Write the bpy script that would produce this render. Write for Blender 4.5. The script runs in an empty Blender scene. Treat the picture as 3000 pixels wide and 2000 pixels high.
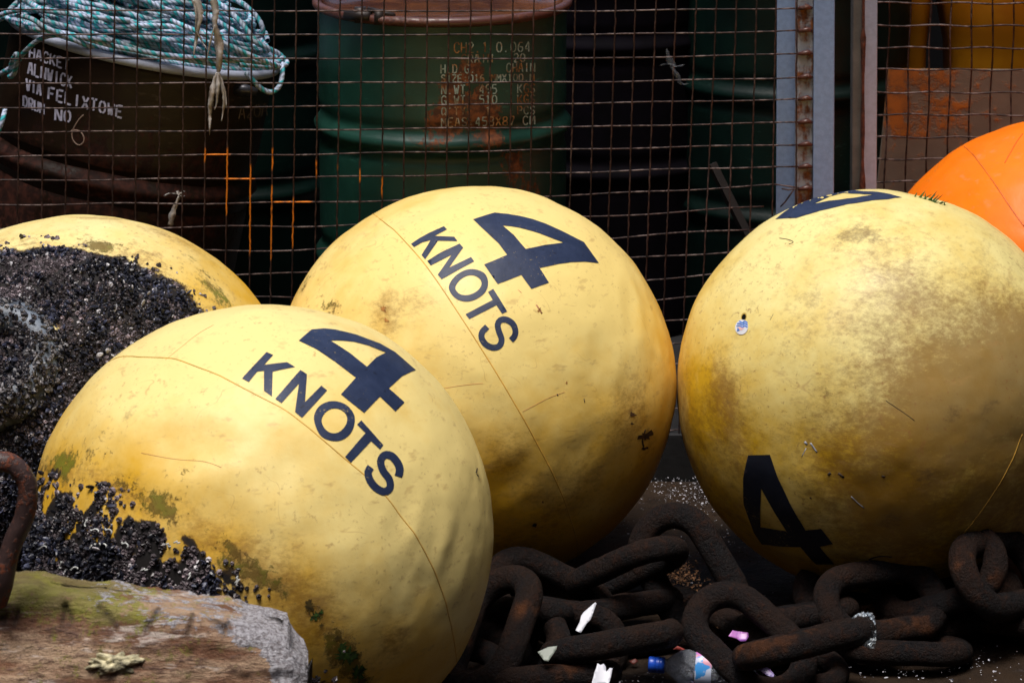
import bpy, math, random
import numpy as np
from mathutils import Vector, Matrix
from mathutils.geometry import delaunay_2d_cdt
R = math.radians
random.seed(7); rng = np.random.default_rng(7)
S = bpy.context.scene
COL = S.collection

# ------------------------------------------------------------------ camera
F, VC, PITCH, H = 8500.0, 107.0, 10.0, 2.10          # focal length and horizon row in photo pixels
cd = bpy.data.cameras.new('camera'); cam = bpy.data.objects.new('camera', cd); COL.objects.link(cam)
cam.location = (0, 0, H); cam.rotation_euler = (R(90 - PITCH), 0, 0)
cd.sensor_width = 36; cd.lens = F / 3000 * 36; cd.shift_y = (VC - 1000) / 3000
cd.clip_start = .1; cd.clip_end = 400
cd.dof.use_dof = True; cd.dof.focus_distance = 5.5; cd.dof.aperture_fstop = 11
S.camera = cam
# ------------------------------------------------------------------ light
W = bpy.data.worlds.new('World'); S.world = W; W.use_nodes = True
nt = W.node_tree; nt.nodes.clear()
sky = nt.nodes.new('ShaderNodeTexSky'); sky.sky_type = 'NISHITA'; sky.sun_disc = False
SUN_EL, SUN_AZ = 76.0, -28.0                            # azimuth: 0 = straight behind the camera, negative = left
sky.sun_elevation = R(SUN_EL); sky.sun_rotation = R(180 - SUN_AZ); sky.dust_density = 3.5; sky.air_density = 1.0
bg = nt.nodes.new('ShaderNodeBackground'); bg.inputs[1].default_value = .068
wo = nt.nodes.new('ShaderNodeOutputWorld')
nt.links.new(sky.outputs[0], bg.inputs[0]); nt.links.new(bg.outputs[0], wo.inputs[0])
sd = bpy.data.lights.new('sun', 'SUN'); sd.energy = 1.5; sd.angle = R(22); sd.color = (1, .95, .88)
sun = bpy.data.objects.new('sun', sd); COL.objects.link(sun)
sdir = Vector((math.sin(R(SUN_AZ)) * math.cos(R(SUN_EL)), -math.cos(R(SUN_AZ)) * math.cos(R(SUN_EL)), math.sin(R(SUN_EL))))
sun.rotation_euler = sdir.to_track_quat('Z', 'Y').to_euler()
S.view_settings.view_transform = 'Standard'; S.view_settings.look = 'None'
S.view_settings.gamma = 1; S.view_settings.use_curve_mapping = False; S.view_settings.exposure = 1.05
S.render.engine = 'CYCLES'

# ------------------------------------------------------------------ pixel -> world helpers (photo pixels, 3000 x 2000)
CAM = np.array([0, 0, H]); _c, _s = math.cos(R(PITCH)), math.sin(R(PITCH))
def ray(u, v):
    x = (u - 1500) / F; y = -(v - VC) / F
    d = np.array([x, _c + y * _s, -_s + y * _c])
    return d / np.linalg.norm(d)
def on_z(u, v, z=0.0):
    d = ray(u, v); return CAM + d * ((z - H) / d[2])
def on_y(u, v, a, b=0.0):                               # vertical plane y = a + b x
    d = ray(u, v); return CAM + d * (a / (d[1] - b * d[0]))
def on_plane(u, v, p, n):
    d = ray(u, v); n = np.array(n, float); return CAM + d * (np.dot(np.array(p) - CAM, n) / np.dot(d, n))
def disp(pts): return [(x * 1.27551, y * 1.27551) for x, y in pts]
def crop(pts, x0, y0, k): return [(x0 + x * k, y0 + y * k) for x, y in pts]
def sm(a, b, x):
    t = np.clip((x - a) / (b - a), 0, 1); return t * t * (3 - 2 * t)
def nrm(v): v = np.array(v, float); return v / np.linalg.norm(v)

# numpy value noise
def _h(i, j, k, s):
    n = (i * 73856093 ^ j * 19349663 ^ k * 83492791 ^ (s * 2654435)) & 0xffffffff
    n = (n ^ (n >> 13)) * 1274126177 & 0xffffffff
    return ((n ^ (n >> 16)) & 0xffff) / 65535.0
def noise(p, sc=1.0, seed=0):
    p = np.asarray(p, float) * sc + 100.0; i = np.floor(p).astype(np.int64); f = p - i; f = f * f * (3 - 2 * f)
    r = 0
    for dx in (0, 1):
        for dy in (0, 1):
            for dz in (0, 1):
                w = (f[..., 0] if dx else 1 - f[..., 0]) * (f[..., 1] if dy else 1 - f[..., 1]) * (f[..., 2] if dz else 1 - f[..., 2])
                r = r + w * _h(i[..., 0] + dx, i[..., 1] + dy, i[..., 2] + dz, seed)
    return r
def fbm(p, sc=1.0, o=4, seed=0):
    r = 0; a = .5
    for k in range(o): r = r + a * noise(p, sc * 2 ** k, seed + k); a *= .5
    return r / (1 - .5 ** o)

# ------------------------------------------------------------------ object helpers
def tag(o, label=None, cat=None, group=None, kind=None):
    if label: o['label'] = label
    if cat: o['category'] = cat
    if group: o['group'] = group
    if kind: o['kind'] = kind
    return o
def thing(name, loc, label, cat, group=None, rot=None):
    o = bpy.data.objects.new(name, None); COL.objects.link(o); o.location = loc; o.empty_display_size = .05
    if rot is not None: o.rotation_euler = rot
    return tag(o, label, cat, group)
def mesh_data(name, V, Fc, mat=None, smooth=True, attrs=None, cols=None):
    me = bpy.data.meshes.new(name)
    if isinstance(Fc, np.ndarray):
        n, k = Fc.shape; me.vertices.add(len(V)); me.vertices.foreach_set('co', np.asarray(V, np.float32).ravel())
        me.loops.add(n * k); me.loops.foreach_set('vertex_index', Fc.astype(np.int32).ravel())
        me.polygons.add(n); me.polygons.foreach_set('loop_start', np.arange(0, n * k, k, dtype=np.int32))
        me.polygons.foreach_set('loop_total', np.full(n, k, np.int32)); me.update(calc_edges=True)
    else:
        me.from_pydata([tuple(map(float, v)) for v in V], [], [tuple(f) for f in Fc]); me.update()
    me.polygons.foreach_set('use_smooth', [smooth] * len(me.polygons))
    for k, a in (attrs or {}).items():
        at = me.attributes.new(k, 'FLOAT', 'POINT'); at.data.foreach_set('value', np.asarray(a, np.float32))
    for k, a in (cols or {}).items():
        a = np.asarray(a, np.float32); a = np.concatenate([a, np.ones((len(a), 1), np.float32)], 1)
        at = me.attributes.new(k, 'FLOAT_COLOR', 'POINT'); at.data.foreach_set('color', a.ravel())
    if mat: me.materials.append(mat)
    return me
def link(name, me, parent=None):
    o = bpy.data.objects.new(name, me); COL.objects.link(o)
    if parent: o.parent = parent
    return o
def obj(name, V, Fc, mat, parent=None, smooth=True, local=False, attrs=None, cols=None):
    """V in world coordinates unless local; a parent empty is assumed unrotated when V is in world coordinates"""
    V = np.asarray(V, float)
    if parent is not None and not local:
        p = parent; off = np.zeros(3)
        while p is not None: off = off + np.array(p.location); p = p.parent
        V = V - off
    base = V.min(0) * 0 if (parent is not None or local) else np.array([(V[:, 0].min() + V[:, 0].max()) / 2, (V[:, 1].min() + V[:, 1].max()) / 2, V[:, 2].min()])
    o = link(name, mesh_data(name, V - base, Fc, mat, smooth, attrs, cols), parent)
    o.location = base
    return o
class MB:                                               # collects simple solids into one mesh
    def __init__(s): s.V = []; s.F = []
    def add(s, V, Fc):
        n = len(s.V); s.V += [tuple(v) for v in V]; s.F += [tuple(i + n for i in f) for f in Fc]; return s
    def box(s, x0, x1, y0, y1, z0, z1):
        V = [(x, y, z) for x in (x0, x1) for y in (y0, y1) for z in (z0, z1)]
        return s.add(V, [(0, 1, 3, 2), (4, 6, 7, 5), (0, 4, 5, 1), (2, 3, 7, 6), (0, 2, 6, 4), (1, 5, 7, 3)])
    def tube(s, pts, r, n=8, closed=False, cap=True):
        V, Fc = tube(pts, r, n, closed, cap); return s.add(V, Fc)
    def lathe(s, prof, n=48, close=False):
        V, Fc = lathe(prof, n, close); return s.add(V, Fc)
    def out(s, name, mat, parent=None, smooth=True, local=False, M=None):
        V = np.array(s.V, float)
        if M is not None: V = V @ np.array(M.to_3x3()).T + np.array(M.translation)
        return obj(name, V, s.F, mat, parent, smooth, local)
def frames(P, closed=False):
    P = np.asarray(P, float); n = len(P)
    T = np.roll(P, -1, 0) - np.roll(P, 1, 0) if closed else np.gradient(P, axis=0)
    T /= np.linalg.norm(T, axis=1)[:, None] + 1e-12
    a = np.array([0, 0, 1.0]) if abs(T[0, 2]) < .9 else np.array([1.0, 0, 0])
    N = np.zeros_like(P); v = a - T[0] * a.dot(T[0]); N[0] = v / np.linalg.norm(v)
    for i in range(1, n):
        v = N[i - 1] - T[i] * N[i - 1].dot(T[i]); N[i] = v / (np.linalg.norm(v) + 1e-12)
    return T, N, np.cross(T, N)
def tube(P, r, n=8, closed=False, cap=True):
    P = np.asarray(P, float); T, N, B = frames(P, closed); m = len(P)
    r = np.broadcast_to(np.asarray(r, float), (m,)); th = np.linspace(0, 2 * math.pi, n, endpoint=False)
    V = (P[:, None] + r[:, None, None] * (np.cos(th)[None, :, None] * N[:, None] + np.sin(th)[None, :, None] * B[:, None])).reshape(-1, 3)
    Fc = []
    for i in range(m if closed else m - 1):
        j = (i + 1) % m
        for k in range(n): Fc.append((i * n + k, i * n + (k + 1) % n, j * n + (k + 1) % n, j * n + k))
    if cap and not closed: Fc += [tuple(range(n))[::-1], tuple((m - 1) * n + k for k in range(n))]
    return V, Fc
def lathe(prof, n=48, close=False):
    V = []; Fc = []; m = len(prof)
    for r, z in prof:
        for k in range(n): a = 2 * math.pi * k / n; V.append((r * math.cos(a), r * math.sin(a), z))
    for i in range(m - 1):
        for k in range(n): Fc.append((i * n + k, i * n + (k + 1) % n, (i + 1) * n + (k + 1) % n, (i + 1) * n + k))
    return V, Fc
def spline(pts, step=.02, closed=False):
    P = np.asarray(pts, float); n = len(P); out = []
    for i in range(n if closed else n - 1):
        g = (lambda k: P[k % n]) if closed else (lambda k: P[min(max(k, 0), n - 1)])
        a, b, c, d = g(i - 1), g(i), g(i + 1), g(i + 2); L = np.linalg.norm(c - b); m = max(2, int(L / step))
        for t in np.arange(m) / m:
            out.append(.5 * ((2 * b) + (c - a) * t + (2 * a - 5 * b + 4 * c - d) * t * t + (3 * b - a - 3 * c + d) * t ** 3))
    if not closed: out.append(P[-1])
    return np.array(out)

# ------------------------------------------------------------------ material helpers
class Mat:
    def __init__(s, name, rough=.6, spec=.5, metal=0.0):
        s.m = bpy.data.materials.new(name); s.m.use_nodes = True; s.t = s.m.node_tree; s.b = s.t.nodes['Principled BSDF']
        s.b.inputs['Roughness'].default_value = rough; s.b.inputs['Specular IOR Level'].default_value = spec; s.b.inputs['Metallic'].default_value = metal
        s.co = s.t.nodes.new('ShaderNodeTexCoord').outputs['Object']
    def L(s, a, b): s.t.links.new(a, b)
    def inp(s, sock, v):
        if hasattr(v, 'links') or hasattr(v, 'is_linked'): s.L(v, sock)
        elif isinstance(v, (tuple, list)) and len(v) == 3 and sock.type == 'RGBA': sock.default_value = (*v, 1)
        else: sock.default_value = v
    def noise(s, scale=5, detail=4, rough=.6, vec=None, dist=0.0, off=None):
        n = s.t.nodes.new('ShaderNodeTexNoise'); n.inputs['Scale'].default_value = scale; n.inputs['Detail'].default_value = detail
        n.inputs['Roughness'].default_value = rough; n.inputs['Distortion'].default_value = dist
        v = vec or s.co
        if off is not None: v = s.map(v, (1, 1, 1), loc=(off, off * .7, -off))
        s.L(v, n.inputs['Vector']); return n.outputs['Fac']
    def voro(s, scale=5, vec=None, feature='F1', out='Distance', rnd=1.0):
        n = s.t.nodes.new('ShaderNodeTexVoronoi'); n.feature = feature; n.inputs['Scale'].default_value = scale; n.inputs['Randomness'].default_value = rnd
        s.L(vec or s.co, n.inputs['Vector']); return n.outputs[out]
    def map(s, v=None, scale=(1, 1, 1), rot=(0, 0, 0), loc=(0, 0, 0)):
        n = s.t.nodes.new('ShaderNodeMapping'); s.L(v or s.co, n.inputs[0]); n.inputs['Scale'].default_value = scale
        n.inputs['Rotation'].default_value = rot; n.inputs['Location'].default_value = loc; return n.outputs[0]
    def math(s, op, a, b=0.0, clamp=False):
        n = s.t.nodes.new('ShaderNodeMath'); n.operation = op; n.use_clamp = clamp; s.inp(n.inputs[0], a); s.inp(n.inputs[1], b); return n.outputs[0]
    def step(s, x, a, b):
        n = s.t.nodes.new('ShaderNodeMapRange'); n.interpolation_type = 'SMOOTHSTEP'; s.inp(n.inputs[0], x)
        n.inputs[1].default_value = a; n.inputs[2].default_value = b; return n.outputs[0]
    def mix(s, f, a, b, mode='MIX'):
        n = s.t.nodes.new('ShaderNodeMix'); n.data_type = 'RGBA'; n.blend_type = mode; s.inp(n.inputs[0], f); s.inp(n.inputs[6], a); s.inp(n.inputs[7], b); return n.outputs[2]
    def attr(s, name, out='Fac'):
        n = s.t.nodes.new('ShaderNodeAttribute'); n.attribute_name = name; return n.outputs[out]
    def sep(s, v=None, i=2):
        n = s.t.nodes.new('ShaderNodeSeparateXYZ'); s.L(v or s.co, n.inputs[0]); return n.outputs[i]
    def geo(s, out): return s.t.nodes.new('ShaderNodeNewGeometry').outputs[out]
    def objrand(s): return s.t.nodes.new('ShaderNodeObjectInfo').outputs['Random']
    def bump(s, h, dist=.002, strength=1.0, normal=None):
        n = s.t.nodes.new('ShaderNodeBump'); n.inputs['Distance'].default_value = dist; n.inputs['Strength'].default_value = strength
        s.L(h, n.inputs['Height']); s.L(n.outputs[0], s.b.inputs['Normal']); return n.outputs[0]
    def col(s, c): s.inp(s.b.inputs['Base Color'], c); return s
    def rough(s, c): s.inp(s.b.inputs['Roughness'], c); return s
def plain(name, c, rough=.6, spec=.5, metal=0.0, var=.25, scale=20, bump=0.0):
    m = Mat(name, rough, spec, metal); n = m.noise(scale, 5)
    m.col(m.mix(m.step(n, .3, .7), tuple(x * (1 - var) for x in c), tuple(min(1, x * (1 + var)) for x in c)))
    if bump: m.bump(n, bump)
    return m.m

def rusty(name, paint, rust_amt, rust=(.16, .055, .018), dark=(.05, .02, .012), rough=.55, scale=14, streak=True, extra=None):
    m = Mat(name, rough)
    n1 = m.noise(scale, 6, .65, off=3.1); n2 = m.noise(scale * 5, 4, .7)
    v = m.map(scale=(1, 1, .18)); n3 = m.noise(scale * 2.2, 4, .6, vec=v)
    f = m.math('ADD', m.math('MULTIPLY', n1, .6), m.math('MULTIPLY', n3 if streak else n2, .4))
    f = m.step(f, .62 - rust_amt, .70 - rust_amt)
    pc = m.mix(m.step(n2, .35, .65), tuple(x * .86 for x in paint), paint)
    rc = m.mix(m.step(n2, .35, .68), dark, rust)
    m.col(m.mix(f, pc, rc)); m.rough(m.math('ADD', m.math('MULTIPLY', f, .3), rough - .05))
    m.bump(m.math('ADD', m.math('MULTIPLY', n2, .6), f), .0015, .7)
    return m.m

# ------------------------------------------------------------------ setting
def ground_mat():
    m = Mat('ground_mat', .6, .2)
    n1 = m.noise(2.2, 6, .65); n2 = m.noise(26, 6, .7); n3 = m.noise(9, 5, .6, off=5)
    c = m.mix(m.step(n1, .38, .62), (.004, .003, .003), (.026, .015, .008))
    c = m.mix(m.math('MULTIPLY', m.step(n3, .52, .66), .6), c, (.028, .015, .007))
    c = m.mix(m.math('MULTIPLY', m.step(n2, .58, .72), .6), c, (.06, .05, .05))
    m.col(c); m.rough(m.mix(m.step(n1, .4, .6), (.35,) * 3, (.8,) * 3)); m.bump(m.math('ADD', n2, m.math('MULTIPLY', n3, 2.0)), .006); return m.m
GM = ground_mat()
n = 160; gx = np.linspace(-3, 3, n); gy = np.linspace(3, 7.0, n); X, Y = np.meshgrid(gx, gy, indexing='ij')
P = np.stack([X, Y, 0 * X], -1); Z = (fbm(P, 3, 5, 3) - .5) * .012 + (fbm(P, 22, 3, 9) - .5) * .006 - .006
edge = np.minimum.reduce([X + 3, 3 - X, Y - 3, 7 - Y]); Z = Z * sm(0, .2, edge)
V = np.stack([X, Y, Z], -1).reshape(-1, 3)
idx = np.arange(n * n).reshape(n, n); Fq = np.stack([idx[:-1, :-1], idx[1:, :-1], idx[1:, 1:], idx[:-1, 1:]], -1).reshape(-1, 4)
big = [(-60, -60), (60, -60), (60, 60), (-60, 60)]; sml = [(-3, 3), (3, 3), (3, 7), (-3, 7)]
Vb = [(x, y, 0) for x, y in big + sml]; nb = len(V)
V = np.concatenate([V, np.array(Vb, float)]); Fl = [tuple(f) for f in Fq] + [(nb, nb + 1, nb + 5, nb + 4), (nb + 1, nb + 2, nb + 6, nb + 5), (nb + 2, nb + 3, nb + 7, nb + 6), (nb + 3, nb, nb + 4, nb + 7)]
g = obj('ground', V, Fl, GM, local=True); tag(g, 'dark wet quayside ground with brown dirt and pale grit', kind='structure')
# raised slab behind the fence with a kerb face
CONC = plain('slab_mat', (.008, .008, .009), .7, var=.5, scale=9, bump=.004)
mb = MB(); mb.box(-4, 4, 6.22, 8.4, -.02, .10)
tag(mb.out('yard_slab', CONC, smooth=False), 'low dark concrete slab behind the mesh fence', kind='structure')
# low dark boundary wall of blocks behind the drums
def wall(name, x0, x1, y0, y1, z1, mat, label, bw=.44, bh=.22):
    core = MB(); core.box(x0 + .01, x1 - .01, y0 + .012, y1 - .01, -.05, z1 - .01)
    w = core.out(name, mat, smooth=False); tag(w, label, kind='structure'); 
    return w
wall('back_wall', -4, 4, 8.0, 8.2, 1.40, plain('back_wall_mat', (.003, .003, .004), .9, .2, scale=5), 'dark low wall closing off the yard behind the drums')
# unseen dark walls, added on three sides to block low skylight
BW = plain('sky_blocker_mat', (.05, .045, .04), .9, .2, scale=2)
mb = MB(); mb.box(-9, 12, -1.9, -1.4, -.05, 6.5); tag(mb.out('sky_blocker_back', BW, smooth=False), 'unseen dark blocker added behind the viewer to cut low skylight', kind='structure')
mb = MB(); mb.box(-3.8, -3.2, -1.38, 9, -.05, 3.8); tag(mb.out('sky_blocker_left', BW, smooth=False), 'unseen dark blocker added at the left to cut low skylight', kind='structure')
mb = MB(); mb.box(1.95, 2.4, -1.38, 9, -.05, 4.5); tag(mb.out('sky_blocker_right', BW, smooth=False), 'unseen dark blocker added at the right to cut low skylight', kind='structure')

# ------------------------------------------------------------------ buoys
def vinyl(name, deep, pale, grime_shade_col, seed, speck=.5):
    m = Mat(name, .46, .28)
    co = m.map(loc=(seed * 1.7, seed * .9, -seed)); a = m.attr
    n1 = m.noise(4.5, 5, .6, vec=co); n2 = m.noise(17, 6, .65, vec=co); n3 = m.noise(90, 5, .7, vec=co)
    ns = m.math('ADD', m.math('MULTIPLY', m.noise(55, 7, .8, vec=m.map(co, scale=(1, 1, 1.8), rot=(.3, .9, .4))), .6), m.math('MULTIPLY', m.noise(9, 5, .7, vec=co, off=5), .4))
    f = m.math('ADD', a('bleach_toplight'), m.math('MULTIPLY', m.math('SUBTRACT', n1, .5), 2.1)); f = m.math('ADD', f, m.math('MULTIPLY', m.math('SUBTRACT', n2, .5), .7), True)
    c = m.mix(f, deep, pale)  # paler tops mix real fading with overhead light put into the colour
    # brown water stains, plus shade painted low on the right buoy
    g = m.math('ADD', a('grime_shade'), m.math('MULTIPLY', m.math('SUBTRACT', ns, .50), 3.2)); g = m.math('MULTIPLY', m.step(g, .25, 1.15), m.step(a('grime_shade'), .0, .3))
    c = m.mix(m.math('MULTIPLY', g, .72), c, grime_shade_col)
    # warm rusty freckles and short scratches everywhere
    sp = m.math('MULTIPLY', m.step(n3, .57, .70), m.step(n1, .38, .60)); c = m.mix(m.math('MULTIPLY', sp, speck), c, (.30, .14, .05))
    w1 = m.noise(7, 2, .5, vec=m.map(co, scale=(1, 2.4, 1), rot=(.5, .2, .9)), dist=.6)
    rid = m.math('SUBTRACT', 1.0, m.step(m.math('ABSOLUTE', m.math('SUBTRACT', w1, .5)), .0, .006))
    rid = m.math('MULTIPLY', rid, m.step(m.noise(11, 3, .6, vec=co, off=9), .54, .64)); c = m.mix(m.math('MULTIPLY', rid, .35), c, (.36, .15, .05))
    gs = m.math('MULTIPLY', m.step(m.noise(21, 3, .7, vec=m.map(co, scale=(1, 1, 2.5), rot=(1.2, .2, .4))), .58, .74), .42); c = m.mix(gs, c, (.44, .26, .09))
    # dark scuffs
    d = m.math('MULTIPLY', m.step(m.math('ADD', a('dark'), m.math('MULTIPLY', m.math('SUBTRACT', ns, .5), 2.4)), .50, 1.0), .55); c = m.mix(d, c, (.11, .062, .034))
    # green and brown algae
    al = m.math('ADD', m.math('MULTIPLY', a('algae'), .62), m.math('MULTIPLY', m.math('SUBTRACT', m.noise(60, 8, .85, vec=co), .5), 4.2))
    al = m.math('MULTIPLY', m.step(al, .75, 1.15), m.step(a('algae'), .03, .2)); ac = m.mix(m.step(m.noise(12, 3, vec=co, off=2), .42, .58), (.12, .075, .012), (.12, .15, .010))
    c = m.mix(m.math('MULTIPLY', al, .85), c, ac)
    cr = m.step(m.math('ADD', a('crust'), m.math('MULTIPLY', m.math('SUBTRACT', n3, .5), 1.1)), .45, .7); c = m.mix(cr, c, m.mix(m.step(m.math('ADD', a('crust'), m.math('MULTIPLY', m.math('SUBTRACT', n2, .5), .8)), .55, .85), (.080, .045, .014), (.014, .012, .012)))
    m.col(c); m.rough(m.math('ADD', m.math('MULTIPLY', m.math('MAXIMUM', al, cr), .35), m.math('ADD', m.math('MULTIPLY', n2, .16), .34)))
    h = m.math('ADD', m.math('MULTIPLY', n3, .12), m.math('ADD', m.math('MULTIPLY', n2, .5), m.math('MULTIPLY', al, .5))); m.bump(h, .0025, .8)
    return m.m
def ink(name, c, dust=.25):
    m = Mat(name, .5, .35); n = m.noise(40, 5, .7); n2 = m.noise(7, 3, .6)
    s = m.math('MULTIPLY', m.step(m.noise(60, 3, .6, vec=m.map(scale=(1, 1, 2.4), rot=(.4, .2, 0))), .62, .70), .75)
    c1 = m.mix(m.math('MULTIPLY', m.step(m.math('ADD', m.math('MULTIPLY', n, .6), m.math('MULTIPLY', n2, .4)), .42, .62), dust), c, tuple(x * 1.9 + .02 for x in c))
    wr = m.math('MULTIPLY', m.step(m.math('ADD', m.math('MULTIPLY', m.noise(150, 5, .8), .7), m.math('MULTIPLY', n2, .3)), .60, .66), .8); m.col(m.mix(wr, m.mix(s, c1, (.008, .010, .02)), (.45, .33, .10))); m.bump(n, .0006); return m.m
NAVY = ink('navy_paint', (.015, .026, .066)); BLACKINK = ink('black_paint', (.010, .013, .026), .15)

ICO = None
def ico():
    global ICO
    if ICO is None:
        import bmesh
        bm = bmesh.new(); bmesh.ops.create_icosphere(bm, subdivisions=7, radius=1.0)
        V = np.array([v.co[:] for v in bm.verts]); Fc = np.array([[v.index for v in f.verts] for f in bm.faces]); bm.free()
        ICO = (V / np.linalg.norm(V, axis=1)[:, None], Fc)
    return ICO
class Buoy:
    def __init__(s, u, v, rad, semi, label, seed, mat, name='mooring_buoy', cat='buoy', y=None):
        """rad: resting height of the centre; (u, v) the centre in the photograph"""
        s.C = on_z(u, v, semi[2]) if y is None else np.array([(lambda p: (p[0], p[1], semi[2]))(on_y(u, v, y))][0])
        s.semi = np.array(semi); s.seed = seed; s.dents = []; s.mat = mat
        s.w = nrm(CAM - s.C); s.r = nrm(np.cross((0, 0, 1), s.w)); s.up = np.cross(s.w, s.r)
        s.o = thing(name, (s.C[0], s.C[1], 0), label, cat, 'inflatable marker buoys on the quay')
    def vdir(s, x, y, z): return nrm(x * s.r + y * s.up + z * s.w)
    def hit(s, u, v):                                   # direction (unit sphere space) where the ray meets the buoy
        d = ray(u, v) / s.semi; o = (CAM - s.C) / s.semi
        a = d.dot(d); b = o.dot(d); c = o.dot(o) - 1; D = b * b - a * c
        t = (-b - math.sqrt(max(D, 0))) / a; return nrm(o + d * t)
    def dent(s, u, v, rad, dep, sx=1.0, ang=0.0):
        d = s.hit(u, v); a = R(ang); tx = nrm(math.cos(a) * s.r + math.sin(a) * s.up); tx = nrm(tx - d * tx.dot(d)); s.dents.append((d, tx, np.cross(d, tx), rad, dep, sx))
    def k(s, D):
        r = 1 + (fbm(D, 2.2, 2, s.seed) - .5) * .030 + (fbm(D, 6, 3, s.seed + 5) - .5) * .013
        for d, tx, ty, rad, dep, sx in s.dents:
            x = D @ tx / (rad * sx); y = D @ ty / rad; q = x * x + y * y
            r = r - dep * np.exp(-q) * (D @ d > 0) + dep * .35 * np.exp(-(np.sqrt(q) - 1.7) ** 2 * 3) * (D @ d > 0)
        return r
    def pos(s, D, off=0.0):
        D = np.atleast_2d(D); return s.C + D * s.semi * (s.k(D) + off / .4)[:, None]
    def blobs(s, D, L):                                 # L: (u, v, radius px, strength)
        r = np.zeros(len(D))
        for q in L:
            u, v, rp, st = q[:4]; ax = q[4] if len(q) > 4 else 1.0; ang = R(q[5]) if len(q) > 5 else 0
            d = s.hit(u, v); tx = math.cos(ang) * s.r + math.sin(ang) * s.up; tx = nrm(tx - d * tx.dot(d)); ty = np.cross(d, tx)
            rr = rp / 590; e = D @ d; x = D @ tx / (rr * ax); y = D @ ty / rr
            r = np.maximum(r, st * np.exp(-(x * x + y * y)) * (e > 0))
        return r
    def build(s, bleach_toplight, grime_shade, dark, algae, crust):
        V, Fc = ico(); s.body = obj('float_body', s.pos(V), Fc, s.mat, s.o, attrs=dict(bleach_toplight=bleach_toplight(V), grime_shade=grime_shade(V) + (.10 if s.seed < 60 else 0), dark=dark(V), algae=algae(V), crust=crust(V)))
        return s.body
    def decal(s, name, polys, mat, off=.0009, step=10, label=None):
        V2, T = fill(polys, step); D = np.array([s.hit(u, v) for u, v in V2]); o = obj(name, s.pos(D, off), T, mat, s.o)
        return o
    def line(s, name, pts, rad, mat, off=0.0, stp=8):
        P = spline(pts, stp); D = np.array([s.hit(u, v) for u, v in P]); V, Fc = tube(s.pos(D, off), rad, 6); return obj(name, V, Fc, mat, s.o)
def inside(pt, poly):
    x, y = pt; c = False; n = len(poly)
    for i in range(n):
        x1, y1 = poly[i]; x2, y2 = poly[i - 1]
        if (y1 > y) != (y2 > y) and x < (x2 - x1) * (y - y1) / (y2 - y1) + x1: c = not c
    return c
def fill(polys, step=10):
    vs = []; es = []
    for poly in polys:
        n0 = len(vs); pts = []
        for i, p in enumerate(poly):
            q = poly[(i + 1) % len(poly)]; m = max(1, int(math.hypot(q[0] - p[0], q[1] - p[1]) / step))
            pts += [(p[0] + (q[0] - p[0]) * k / m, p[1] + (q[1] - p[1]) * k / m) for k in range(m)]
        vs += pts; n = len(pts); es += [(n0 + i, n0 + (i + 1) % n) for i in range(n)]
    A = np.array(vs); x0, y0 = A.min(0); x1, y1 = A.max(0)
    test = lambda p: sum(inside(p, q) for q in polys) % 2 == 1
    for x in np.arange(x0 + step * .5, x1, step):
        for y in np.arange(y0 + step * .5, y1, step):
            if test((x, y)) and np.min(np.hypot(A[:, 0] - x, A[:, 1] - y)) > step * .4: vs.append((x, y))
    r = delaunay_2d_cdt([Vector(p) for p in vs], es, [], 0, 1e-4)
    V2 = [(p.x, p.y) for p in r[0]]; T = []
    for f in r[2]:
        c = np.mean([V2[i] for i in f], 0)
        if test(c): T.append(tuple(f)[::-1])
    return V2, T
def stroke_poly(pts, w, step=6):
    P = spline(pts, step); T = np.gradient(P, axis=0); T /= np.linalg.norm(T, axis=1)[:, None]; N = np.stack([-T[:, 1], T[:, 0]], 1) * w / 2
    return [tuple(p) for p in (P + N)] + [tuple(p) for p in (P - N)[::-1]]
def closed(pts, step=6): return [tuple(p) for p in spline(pts, step, True)]
ZERO = lambda D: np.zeros(len(D))

# shells
def shell_protos():
    V, Fc = [], []
    for i, (z, r) in enumerate([(0, .55), (.30, .95), (.62, .85), (.88, .45)]):   # mussel: pointed, flattened, leaning shell
        for k in range(6): a = k * math.pi / 3; V.append((r * .5 * math.cos(a), r * .28 * math.sin(a), z * 1.5))
    for i in range(3):
        for k in range(6): Fc.append((i * 6 + k, i * 6 + (k + 1) % 6, i * 6 + 6 + (k + 1) % 6, i * 6 + 6 + k))
    V.append((0, 0, 1.45)); Fc += [(18 + k, 18 + (k + 1) % 6, 24, 24) for k in range(6)]
    m = (np.array(V, float), np.array(Fc))
    V, Fc = [], []
    for z, r in [(0, .6), (.55, .34), (.35, .2)]:                                   # barnacle: truncated cone with a crater
        for k in range(6): a = k * math.pi / 3 + z; V.append((r * math.cos(a), r * math.sin(a), z))
    for i in range(2):
        for k in range(6): Fc.append((i * 6 + k, i * 6 + (k + 1) % 6, i * 6 + 6 + (k + 1) % 6, i * 6 + 6 + k))
    V.append((0, 0, .3)); Fc += [(12 + k, 12 + (k + 1) % 6, 18, 18) for k in range(6)]
    return m, (np.array(V, float), np.array(Fc))
MUS, BARN = shell_protos()
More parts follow.
